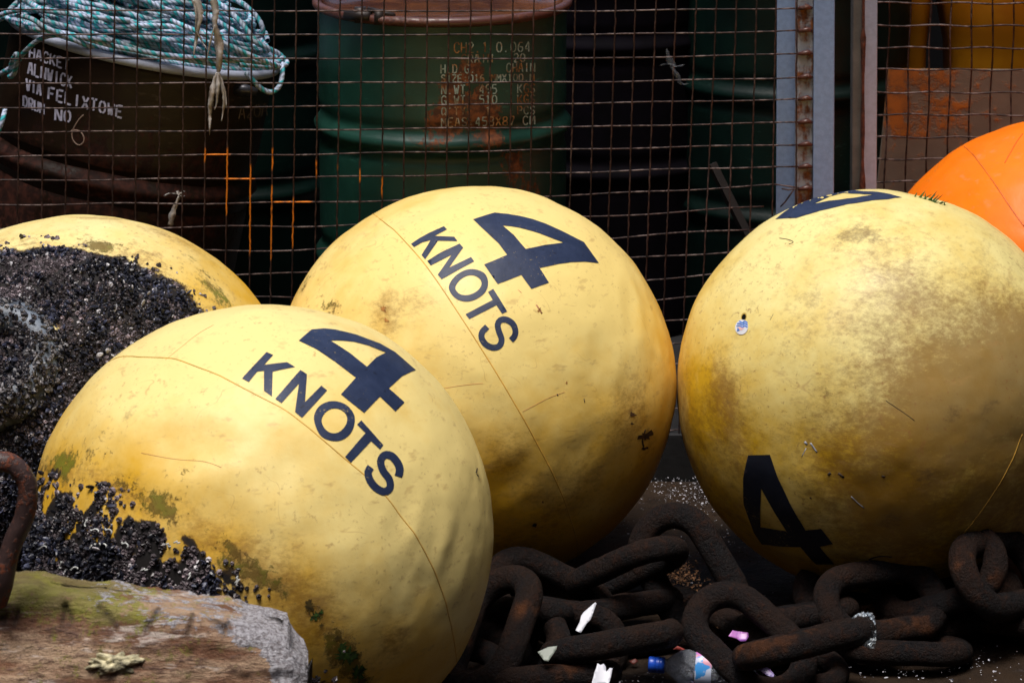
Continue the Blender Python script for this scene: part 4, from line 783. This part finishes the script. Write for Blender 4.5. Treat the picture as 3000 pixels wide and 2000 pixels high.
# ------------------------------------------------------------------ shreds of plastic caught in the mesh
SHR = Mat('shred_plastic', .45, .5); SHR.col(SHR.mix(SHR.step(SHR.noise(30, 4), .4, .6), (.30, .24, .19), (.55, .52, .50))); SHR.b.inputs['Alpha'].default_value = .93
def ribbon(pts, w, y, seed=1, rip=.4):
    P = spline(pts, 5); n = len(P); r = random.Random(seed); L, Rr = [], []; w = np.interp(np.linspace(0, 1, n), np.linspace(0, 1, len(w)), w)
    for i, (u, v) in enumerate(P):
        d = w[i] * (1 + rip * (r.random() - .5)); L.append(on_y(u - d / 2, v, y + .004 * math.sin(i * .4 + seed))); Rr.append(on_y(u + d / 2, v + r.uniform(-2, 2), y - .005 * math.sin(i * .33 + seed)))
    M_ = [(a + b) / 2 + np.array([0, -.004, 0]) for a, b in zip(L, Rr)]; V = L + M_ + Rr; F1 = [(j, j + 1, n + j + 1, n + j) for j in range(n - 1)] + [(n + j, n + j + 1, 2 * n + j + 1, 2 * n + j) for j in range(n - 1)]
    return V, F1
def rag(name, ribs, label, cat='plastic scrap', y=6.235, mat=None):
    mb = MB()
    for i, (pts, w) in enumerate(ribs): mb.add(*ribbon(pts, w, y - .002 * i, i + 3))
    o = mb.out(name, mat or SHR.m); m = o.modifiers.new('s', 'SOLIDIFY'); m.thickness = .0006; tag(o, label, cat); return o
k1 = .574
sc = lambda L: [(x * k1, y * k1) for x, y in L]
rag('shredded_tape', [(sc([(1085, -30), (1100, 60), (1095, 120), (1115, 200), (1120, 290), (1115, 370)]), [20, 20, 14, 26, 20, 12]), (sc([(1110, 370), (1085, 450), (1075, 530), (1070, 610), (1070, 690)]), [10, 16, 14, 10, 2]), (sc([(1115, 370), (1130, 430), (1145, 500), (1140, 560), (1130, 620)]), [8, 14, 12, 8, 1]), (sc([(1112, 380), (1110, 450), (1108, 520), (1095, 560)]), [9, 14, 8, 2]), (sc([(1095, 130), (1070, 230), (1058, 300)]), [4, 7, 1]), (sc([(1120, 380), (1150, 470), (1155, 540)]), [3, 6, 1])], 'long frayed strip of pale plastic hanging down the mesh over the brown drum', 'plastic strip')
rag('shredded_tape', [(sc([(990, -30), (1015, 60), (1010, 140), (1000, 210), (985, 300)]), [22, 26, 14, 9, 2]), (sc([(1005, 160), (1030, 210), (1055, 250)]), [8, 6, 2]), (sc([(990, 0), (1000, 90), (995, 150)]), [8, 6, 2])], 'short frayed strip of pale plastic caught near the top of the mesh', 'plastic strip')
rag('knotted_rag', [(sc([(840, 1000), (870, 985), (910, 990), (942, 975)]), [4, 12, 10, 3]), (sc([(905, 975), (915, 995), (940, 1000)]), [8, 10, 4]), (sc([(915, 1000), (900, 1040), (880, 1090), (870, 1150)]), [6, 14, 20, 14])], 'small pale rag knotted on the mesh above the mussel covered buoy', 'rag')
FILM = Mat('clear_film', .15, .8); FILM.col((.6, .65, .75)); FILM.b.inputs['Alpha'].default_value = .05
cc = lambda L: [(1600 + x * k1, y * k1) for x, y in L]
rag('plastic_film', [(cc([(615, 250), (625, 290), (640, 330)]), [4, 16, 26]), (cc([(580, 335), (620, 325), (660, 340), (705, 330)]), [3, 14, 18, 3]), (cc([(640, 340), (670, 390), (690, 430), (725, 425)]), [10, 16, 12, 3])], 'crumpled scrap of clear film caught on the mesh right of the lettered drum', mat=FILM.m)
FLAKE = plain('peeled_paint', (.20, .20, .26), .6)

# ------------------------------------------------------------------ chain
def chain_mat():
    m = Mat('chain_rust', .6, .22); v = m.map(loc=(0, 0, 0)); rn = m.objrand(); n0 = m.t.nodes.new('ShaderNodeVectorMath'); n0.operation = 'ADD'; m.L(m.co, n0.inputs[0])
    cx = m.t.nodes.new('ShaderNodeCombineXYZ'); m.L(m.math('MULTIPLY', rn, 9.0), cx.inputs[0]); m.L(cx.outputs[0], n0.inputs[1]); v = n0.outputs[0]
    n1 = m.noise(12, 5, .65, vec=v); n2 = m.noise(70, 6, .75, vec=v); n3 = m.noise(220, 3, .7, vec=v)
    c = m.mix(m.step(n1, .38, .62), (.005, .004, .005), (.015, .0065, .004)); c = m.mix(m.math('MULTIPLY', m.step(n2, .50, .66), .6), c, (.038, .014, .007)); c = m.mix(m.math('MULTIPLY', m.step(m.noise(7, 4, .6, vec=v, off=4), .60, .70), .8), c, (.09, .030, .009))
    m.col(c); m.rough(m.mix(m.step(n2, .4, .6), (.50,) * 3, (.9,) * 3)); m.bump(m.math('ADD', m.math('MULTIPLY', n2, 1.6), m.math('ADD', n1, m.math('MULTIPLY', n3, .7))), .006, 1.0); return m.m
CH = chain_mat()
def link_mesh(L, Wd, d):
    P = []; h = (L - Wd) / 2; r = (Wd - d) / 2
    for t in np.linspace(-h, h, 8)[:-1]: P.append((t, -r, 0))
    for a in np.linspace(-math.pi / 2, math.pi / 2, 18)[:-1]: P.append((h + r * math.cos(a), r * math.sin(a), 0))
    for t in np.linspace(h, -h, 8)[:-1]: P.append((t, r, 0))
    for a in np.linspace(math.pi / 2, 3 * math.pi / 2, 18)[:-1]: P.append((-h + r * math.cos(a), r * math.sin(a), 0))
    P = np.array(P); Q = P.copy(); V, Fc = tube(Q, d / 2, 18, True); V = np.array(V); V += (fbm(V, 30, 3, 4) - .5)[:, None] * .0035 + (fbm(V, 90, 2, 8) - .5)[:, None] * .0015
    return mesh_data('link', V, Fc, CH)
LM = link_mesh(.262, .158, .046)
def cL(x, y): return (1300 + x * .3827, 1400 + y * .3827)
def cR(x, y): return (2100 + x * .3827, 1400 + y * .3827)
chains = {}
def chain(name, label, at): chains[name] = thing('mooring_chain', at, label, 'chain', 'heavy rusty chains on the ground'); return chains[name]
def add_link(ch, a, za, b, zb, roll, sc=1.0, wy=1.0):
    A = on_z(*a, za); B = on_z(*b, zb); c = (A + B) / 2; x = nrm(B - A); y = nrm(np.cross((0, 0, 1), x)); z = np.cross(x, y); rr = R(roll); y2 = y * math.cos(rr) + z * math.sin(rr); z2 = np.cross(x, y2)
    L = np.linalg.norm(B - A); s = L / .216 if sc is None else sc; o = link('link', LM, ch); M4 = Matrix([[x[i] * s, y2[i] * s * wy, z2[i] * s, c[i] - ch.location[i]] for i in range(3)] + [[0, 0, 0, 1]]); o.matrix_local = M4
    LL.append((name_of(ch), round(float(L), 3))); return o
LL = []; name_of = lambda o: o.name
c1 = chain('a', 'rusty chain heaped from behind the front buoy to the arched link in the middle', on_z(1800, 1850)[:3])
E = add_link
E(c1, cL(1680, 400), .20, cL(2080, 1080), .05, 62, 1.10, 1.05)          # arched link
E(c1, cL(1620, 590), .185, cL(1180, 790), .11, 22, 1.02)                  # passes through it, running down left
E(c1, cL(470, 860), .17, cL(250, 1500), .07, 22, 1.12)                   # long link beside the front buoy
E(c1, cL(640, 850), .11, cL(980, 1020), .07, 38, 1.06)
E(c1, cL(320, 980), .08, cL(720, 1020), .10, -20, 1.0)
E(c1, cL(400, 760), .05, cL(180, 640), .04, 20, 1.0)
E(c1, cL(920, 1330), .11, cL(1650, 1200), .10, -24, 1.08)                 # lying edge on
E(c1, cL(1090, 1030), .06, cL(1560, 950), .06, -22, 1.02)
E(c1, cL(760, 1230), .05, cL(1020, 1270), .04, 65, 1.0); E(c1, cL(690, 1200), .04, cL(770, 1430), .04, 60, 1.0)
E(c1, cL(520, 1540), .06, cL(1110, 1500), .06, -22, 1.0)
E(c1, cL(120, 1490), .06, cL(400, 1270), .06, 10, 1.0); E(c1, cL(-60, 1560), .05, cL(200, 1400), .05, 10, 1.0)
E(c1, cL(1490, 1110), .04, cL(1760, 1070), .04, 25, .95)
c2 = chain('b', 'rusty chain running right from the arched link under the dirty yellow buoy', on_z(2500, 1850)[:3])
E(c2, cL(2090, 1030), .12, cR(500, 1480), .05, 30, 1.08, 1.0)
E(c2, cR(190, 1090), .05, cR(470, 1260), .04, -20, 1.0)
E(c2, cR(330, 1345), .10, cR(1005, 1180), .115, -24, 1.06)
E(c2, cR(330, 1110), .07, cR(850, 1020), .07, -22, 1.0)
E(c2, cR(870, 900), .06, cR(1330, 850), .06, 30, 1.05)
E(c2, cR(960, 1000), .10, cR(1560, 900), .095, 42, 1.1)
E(c2, cR(1540, 790), .11, cR(1850, 690), .145, 50, 1.08); E(c2, cR(1970, 770), .155, cR(2370, 690), .12, 52, 1.14)
E(c2, cR(1540, 1010), .05, cR(2030, 860), .075, 18, 1.12); E(c2, cR(2060, 1080), .03, cR(2400, 1130), .03, -20, 1.0)
E(c2, cR(460, 1510), .02, cR(640, 1480), .02, 10, .9)
E(c2, cR(1150, 1300), .02, cR(1700, 1320), .02, -15, 1.0)
# crumbling rust and weed between the links
def flakes(name, regions, n, smin, smax, mat, label, z=(0.002, .01), cat=None, parent=None):
    Vs, Fs = [], []; n0 = 0
    for u, v, su, sv, w, zz_ in regions:
        for _ in range(int(n * w)):
            p = on_z(rnd.gauss(u, su), rnd.gauss(v, sv), zz_ * rnd.uniform(.3, 1.1) if zz_ else 0) + np.array([0, 0, rnd.uniform(*z)]); s_ = rnd.uniform(smin, smax) * rnd.choice((.5, .7, 1, 1.3)); q = np.array([[rnd.gauss(0, 1) for _ in range(3)] for _ in range(5)]); q /= np.linalg.norm(q, axis=1)[:, None]; q[:, 2] *= .5
            Vs += [tuple(p + s_ * k) for k in q]; Fs += [(n0, n0 + 1, n0 + 2), (n0, n0 + 2, n0 + 3), (n0, n0 + 3, n0 + 1), (n0 + 1, n0 + 2, n0 + 4), (n0 + 1, n0 + 4, n0 + 3)]; n0 += 5
    o = obj(name, Vs, Fs, mat, smooth=False); tag(o, label, cat, kind='stuff'); return o
flakes('shell_grit', [(1960, 1430, 110, 22, .20, 0), (2050, 1455, 60, 20, .14, 0), (2000, 1500, 150, 60, .16, 0), (2150, 1580, 120, 60, .10, 0), (2700, 1960, 260, 26, .20, 0), (2300, 1930, 250, 50, .08, 0), (1950, 1990, 300, 14, .12, 0), (2100, 1850, 500, 120, .10, 0)], 1100, .0012, .0034, plain('grit_mat', (.50, .50, .56), .5, var=.4, scale=60), 'pale broken shell and grit scattered on the dark ground')
flakes('rust_crumbs', [(*cL(1780, 760), 34, 26, .5, .06), (*cL(1860, 900), 26, 24, .3, .05), (*cR(1800, 920), 26, 16, .35, .05), (*cR(1590, 800), 16, 10, .12, .05), (*cR(170, 1250), 18, 12, .2, .04), (*cL(2130, 1020), 14, 26, .2, .06), (2100, 1650, 400, 150, .4, 0)], 900, .0018, .0050, plain('crumb_mat', (.10, .045, .018), .9, var=.7, scale=40), 'rust crumbs and rotten leaf bits among the chain links', z=(.0, .015))

# ------------------------------------------------------------------ litter
def shard(name, pts, z, mat, label, tilt=(0, -.7, .7), th=.001, cat='litter', bend=.0):
    c = np.mean(pts, 0); p0 = on_z(*c, z); V2, T = fill([pts], 7); V = np.array([on_plane(u, v, p0, tilt) for u, v in V2]); d = np.array([(u - c[0]) / 40 for u, v in V2]); V += nrm(tilt) * (bend * d ** 2)[:, None]
    o = obj(name, V, T, mat); m = o.modifiers.new('s', 'SOLIDIFY'); m.thickness = th; tag(o, label, cat); return o
WP = plain('white_plastic', (.62, .64, .72), .4, var=.06); GP = plain('greenish_plastic', (.30, .34, .30), .5, var=.2); LP = Mat('lilac_plastic', .3, .5); LP.col(LP.mix(LP.step(LP.noise(60, 2), .4, .6), (.42, .25, .58), (.36, .30, .60)))
PKP = Mat('purple_plastic', .3, .5); PKP.col(PKP.mix(PKP.step(PKP.noise(50, 2), .42, .6), (.55, .22, .60), (.35, .12, .50)))
shard('plastic_shard', [cL(*q) for q in [(1008, 1163), (1050, 1182), (1095, 1110), (1125, 1080), (1170, 958), (1160, 948), (1070, 1025), (1052, 1050), (1040, 1100)]], .11, WP, 'pointed white plastic shard standing up between the chain links')
shard('plastic_shard', [cL(*q) for q in [(718, 1328), (800, 1290), (868, 1282), (862, 1310), (835, 1350), (800, 1400), (770, 1395)]], .13, GP, 'dull greenish white plastic scrap under a link near the front buoy')
shard('plastic_shard', [cL(*q) for q in [(1135, 1560), (1160, 1470), (1178, 1415), (1200, 1428), (1225, 1418), (1240, 1440), (1245, 1480), (1270, 1452), (1292, 1455), (1280, 1520), (1262, 1575), (1135, 1575)]], .13, WP, 'torn white plastic cup piece at the bottom edge of the picture', bend=.004)
shard('plastic_shard', [cR(*q) for q in [(88, 1215), (120, 1165), (180, 1172), (238, 1182), (243, 1215), (222, 1247), (180, 1247), (150, 1225)]], .075, PKP.m, 'bright purple plastic scrap between the links', bend=.006)
shard('plastic_shard', [cR(*q) for q in [(290, 1315), (300, 1345), (330, 1385), (357, 1420), (300, 1425), (248, 1405), (272, 1360)]], .06, LP.m, 'small pointed lilac plastic scrap resting on a link')
shard('plastic_shard', [cR(*q) for q in [(262, 1412), (330, 1440), (375, 1440), (405, 1455), (440, 1500), (432, 1524), (380, 1505), (300, 1450)]], .05, LP.m, 'lower lilac plastic scrap lying beside the pointed one')
shard('plastic_shard', [cR(*q) for q in [(1328, 1080), (1345, 1078), (1353, 1100), (1350, 1150), (1342, 1175), (1332, 1130)]], .05, WP, 'tiny white sliver right of the crumpled foil')
shard('leaf', crop([(800, 240), (870, 190), (975, 235), (960, 250), (880, 240)], 1800, 1850, .2126), .06, plain('red_leaf', (.30, .03, .02), .6), 'small red leaf above the plastic bottle', cat='leaf')
shard('leaf', crop([(200, 400), (290, 365), (330, 400), (260, 450)], 1800, 1850, .2126), .01, plain('red_leaf2', (.10, .015, .01), .6), 'dark red leaf left of the blue bottle cap', cat='leaf')
# crumpled foil
FO = Mat('foil', .28, .6, .55); FO.col(FO.mix(FO.step(FO.noise(30, 3), .45, .6), (.50, .56, .62), (.70, .76, .80)))
fp = [cR(*q) for q in [(1022, 1088), (1060, 1045), (1110, 1026), (1180, 1024), (1205, 1070), (1222, 1150), (1222, 1230), (1210, 1300), (1160, 1298), (1115, 1275), (1150, 1200), (1150, 1150), (1100, 1100)]]
V2, T = fill([fp], 4); p0 = on_z(*cR(1140, 1160), .135); V = np.array([on_plane(u, v, p0, (0, -.75, .66)) for u, v in V2]); V += (fbm(np.array([(u, v, 0) for u, v in V2]), .11, 3, 2) - .5)[:, None] * np.array([0, -.028, .02])
o = obj('foil_wrapper', V, T, FO.m, smooth=False); m = o.modifiers.new('s', 'SOLIDIFY'); m.thickness = .0006; tag(o, 'crumpled silver foil wrapper tucked behind a chain link', 'litter')
INK = plain('wrapper_ink', (.01, .01, .012), .5); INKm = MB()
for a, b in (((1160, 1145), (1185, 1150)), ((1160, 1162), (1190, 1168)), ((1170, 1190), (1205, 1215)), ((1180, 1205), (1200, 1255)), ((1185, 1235), (1210, 1222))):
    q0, q1 = on_plane(*cR(*a), p0, (0, -.75, .66)), on_plane(*cR(*b), p0, (0, -.75, .66)); off_ = np.array([0, -.016, .013]); INKm.tube([q0 + off_, (q0 + q1) / 2 + off_ * 1.1, q1 + off_], .0007, 5)
INKm.out('printed_text', INK, o)
# bottle
bA = on_z(1902, 1944, .040); bB = on_z(2130, 1962, .036); ax_ = nrm(bB - bA); bt = thing('plastic_bottle', tuple(bA), 'crushed clear plastic bottle with a blue cap lying under the chain', 'bottle')
yy = nrm(np.cross((0, 0, 1), ax_)); zz2 = np.cross(ax_, yy)
def blathe(prof, name, mat, crush=0.0):
    V, Fc = lathe(prof, 40); V = np.array(V); L = V[:, 2].copy(); 
    if crush: k = (fbm(np.stack([V[:, 0] * 30, V[:, 1] * 30, L * 22], 1), 1, 3, 5) - .5) * crush * sm(.045, .09, L); V[:, :2] *= (1 + k)[:, None]
    Wd = bA + V[:, 0:1] * yy + V[:, 1:2] * zz2 + L[:, None] * ax_; return obj(name, Wd, Fc, mat, bt)
CAPM = plain('cap_blue', (.01, .07, .50), .35, var=.25, scale=60); BP = Mat('bottle_plastic', .08, .5); BP.col((.75, .82, .95)); BP.b.inputs['Transmission Weight'].default_value = .82; BP.b.inputs['IOR'].default_value = 1.33; BP.bump(BP.noise(60, 4), .02)
blathe([(.0001, -.001), (.0138, -.001), (.0148, .001), (.0148, .013), (.0143, .0135), (.0150, .0145), (.0150, .020), (.0146, .021), (.0148, .0215), (.0148, .028), (.012, .029)], 'cap', CAPM)
blathe([(.0115, .026), (.012, .033), (.016, .038), (.023, .046), (.030, .058), (.0335, .072), (.0325, .078), (.034, .082), (.034, .128), (.0325, .133), (.034, .140), (.033, .17), (.030, .19), (.024, .20), (.0001, .198)], 'bottle_body', BP.m, .35)
LBm = Mat('bottle_label', .4, .5); ln = LBm.voro(55, out='Color'); lz = LBm.noise(28, 3)
LBm.col(LBm.mix(LBm.step(lz, .52, .56), LBm.mix(LBm.step(LBm.noise(18, 2, off=4), .45, .5), (.55, .62, .80), (.60, .18, .55)), LBm.mix(LBm.step(LBm.noise(45, 2), .5, .54), (.05, .30, .75), (.65, .30, .40))))
blathe([(.0350, .086), (.0353, .087), (.0353, .114), (.0350, .116)], 'label', LBm.m, .30)

# ------------------------------------------------------------------ foreground block with lifting eye
YB = 4.12; BD = .085; SLP = .55
bx0 = on_y(-260, 1700, YB)[0]; bx1 = on_y(884, 1900, YB)[0]; zt = on_y(200, 1690, YB + BD)[2]
def block():
    nx, nz, ny = 190, 90, 30; blk = thing('stone_block', ((bx0 + bx1) / 2, YB + .04, 0), 'weathered red brown block with cut strokes, green lichen and a pale chipped corner', 'block')
    top = lambda x: np.interp(x, [on_y(u, 1700, YB)[0] for u in (-300, 50, 560, 740, 830, 872, 892)], [on_y(200, v, YB + BD)[2] for v in (1668, 1672, 1735, 1768, 1800, 1850, 1905)])
    strokes = []
    for a, b in (((385, 1120), (430, 1190)), ((400, 1110), (370, 1200)), ((600, 1120), (700, 1210)), ((960, 1130), (880, 1240)), ((1180, 1140), (1140, 1250)), ((1250, 1150), (1370, 1240)), ((1430, 1140), (1370, 1240)), ((110, 1120), (75, 1200)), ((0, 1160), (20, 1170))):
        strokes.append(tuple(on_plane(q[0] * .4782, 1250 + q[1] * .4782, (0, YB, zt - .01), (0, -1, SLP)) for q in (a, b)))
    xs = np.linspace(bx0, bx1, nx)
    # profile around the block: front face up, over the top, down the back
    prof = [(0.0, t) for t in np.linspace(0, 1, nz)] + [(s_, 1.0) for s_ in np.linspace(0, 1, ny)[1:]] + [(1.0, t) for t in np.linspace(1, 0, 12)[1:]]
    G3 = np.zeros((nx, len(prof), 3)); D_ = BD; gr = np.zeros((nx, len(prof)))
    for i, x in enumerate(xs):
        h = float(top(x)); e = max(0.0, (x - (bx1 - .035)) / .035); inset = .035 * (1 - math.sqrt(max(0, 1 - e * e)))
        for j, (s_, t) in enumerate(prof):
            y = YB + inset + s_ * (D_ - 2 * inset); z = t * h
            if s_ == 0 and t > .96: y += .010 * ((t - .96) / .04) ** 2; 
            if 0 <= s_ < .3 and t == 1: z -= .012 * (1 - s_ / .3) ** 2; y += .010 * (1 - s_ / .3)
            G3[i, j] = (x, y, z)
    Q = G3.reshape(-1, 3).copy(); stretched = Q * np.array([.35, 1, 1.6])
    dsp = (fbm(stretched, 18, 4, 3) - .5) * .026 + (fbm(Q, 60, 4, 6) - .5) * .010; Q[:, 0] += (fbm(Q, 22, 4, 41) - .5) * .045 * sm(bx1 - .12, bx1, Q[:, 0])
    for a, b in strokes:
        ab = (b - a)[[0, 2]]; ap = Q[:, [0, 2]] - a[[0, 2]]; t = np.clip((ap @ ab) / (ab @ ab), 0, 1); d = np.linalg.norm(ap - t[:, None] * ab, axis=1); gq = np.exp(-(d / .0042) ** 2); dsp -= .007 * gq; gr.ravel()[:] = np.maximum(gr.ravel(), gq * (Q[:, 1] < YB + .02)) if False else np.maximum(gr.ravel(), gq * (Q[:, 1] < YB + .02))
    fr = (Q[:, 1] < YB + .05) * np.maximum(0, zt - Q[:, 2]) * SLP; Q[:, 0] *= 1 - fr / YB; Q[:, 1] -= fr; Q[:, 1] -= dsp * np.where(Q[:, 1] < YB + .055, 1, -1); Q[:, 2] += (fbm(Q, 25, 3, 9) - .5) * .012 * sm(.3, .45, Q[:, 2]); Q[:, 2] = np.maximum(Q[:, 2], 0)
    ix = np.arange(nx * len(prof)).reshape(nx, -1); Fq = np.stack([ix[:-1, :-1], ix[1:, :-1], ix[1:, 1:], ix[:-1, 1:]], -1).reshape(-1, 4)
    fl = [tuple(f) for f in Fq] + [tuple(ix[0]), tuple(ix[-1][::-1])]
    m = Mat('block_stone', .85, .25); vv = m.map(scale=(.22, 1, 1.3)); n1 = m.noise(26, 6, .7, vec=vv); n2 = m.noise(70, 6, .75, vec=m.map(scale=(.4, 1, 1.2))); n3 = m.noise(9, 4, .6, off=2); n4 = m.noise(160, 4, .7)
    c = m.mix(m.step(n1, .40, .60), (.20, .095, .055), (.48, .33, .22)); c = m.mix(m.step(n2, .50, .64), c, (.17, .10, .075)); c = m.mix(m.math('MULTIPLY', m.step(m.noise(30, 4, .7, vec=vv, off=6), .58, .68), .8), c, (.72, .62, .56)); c = m.mix(m.math('MULTIPLY', m.step(n4, .56, .66), .5), c, (.08, .05, .04))
    zz = m.sep(); lf = m.math('MULTIPLY', m.step(m.math('ADD', m.noise(34, 8, .8, off=8), m.math('MULTIPLY', m.attr('moss'), .14)), .56, .66), .75); c = m.mix(lf, c, m.mix(m.step(n3, .4, .6), (.26, .28, .03), (.17, .15, .05)))
    cf = m.step(m.math('ADD', m.attr('chip'), m.math('MULTIPLY', m.math('SUBTRACT', n2, .5), 2.0)), .5, .62); c = m.mix(cf, c, m.mix(m.step(n4, .38, .6), (.22, .20, .21), (.50, .49, .53))); c = m.mix(m.math('MULTIPLY', m.attr('groove'), .75), c, (.035, .022, .018)); m.col(c); m.bump(m.math('ADD', m.math('MULTIPLY', n1, 1.2), m.math('ADD', n2, m.math('MULTIPLY', n4, .5))), .010, 1.0)
    hx = np.array([float(top(x)) for x in Q[:, 0]]); tops = sm(hx - .045, hx - .005, Q[:, 2]); xr = (Q[:, 0] - bx0) / (bx1 - bx0)
    chip = sm(.968, .998, xr) * .85 + sm(hx - .13, hx - .05, Q[:, 2]) * sm(.90, .95, xr) * .9 + tops * sm(.80, .88, xr) * .5 + tops * .50 * sm(.35, .5, xr); moss = 1.5 * tops * (1 - sm(.45, .7, xr)) + .15 * sm(.3, .42, Q[:, 2]) * (1 - sm(.86, .94, xr))
    obj('block_body', Q, fl, m.m, blk, attrs=dict(groove=gr.ravel(), chip=np.clip(chip, 0, 1), moss=moss))
    # lump of lichen and shell on the face
    V, Fc = ico(); s_ = rng.choice(len(V), 1)
    import bmesh
    bm = bmesh.new(); bmesh.ops.create_icosphere(bm, subdivisions=4, radius=1); U = np.array([v.co[:] for v in bm.verts]); Ft = [tuple(v.index for v in f.verts) for f in bm.faces]; bm.free()
    cpt = on_plane(330, 1942, (0, YB, zt), (0, -1, SLP)); U = U * (1 + (fbm(U, 3.2, 5, 3) - .5) * 2.0)[:, None]; obj('lichen_lump', cpt + U * np.array([.036, .014, .013]), Ft, plain('lump_mat', (.42, .38, .24), .7, var=.85, scale=50, bump=.006), blk)
    # lifting eye
    P = [(-60, 1740), (-92, 1600), (-90, 1480), (-60, 1390), (-15, 1352), (35, 1357), (72, 1395), (82, 1450), (68, 1520), (38, 1590), (18, 1650), (8, 1710), (-6, 1760)]
    W3 = spline([on_y(u, v, YB - .035 + (.02 if i in (0, 12) else 0)) for i, (u, v) in enumerate(P)], .008); V, Fc = tube(W3, .0150, 14); V = np.array(V); V += (fbm(V, 45, 3, 2) - .5)[:, None] * .005; V[:, 1] += sm(zt + .0, zt - .05, V[:, 2]) * .03
    obj('lifting_eye', V, Fc, rusty('eye_rust', (.055, .03, .028), .13, (.20, .05, .018), (.045, .018, .014), .6, 26, False), blk)
    return blk
block()
print('LINKS', LL)
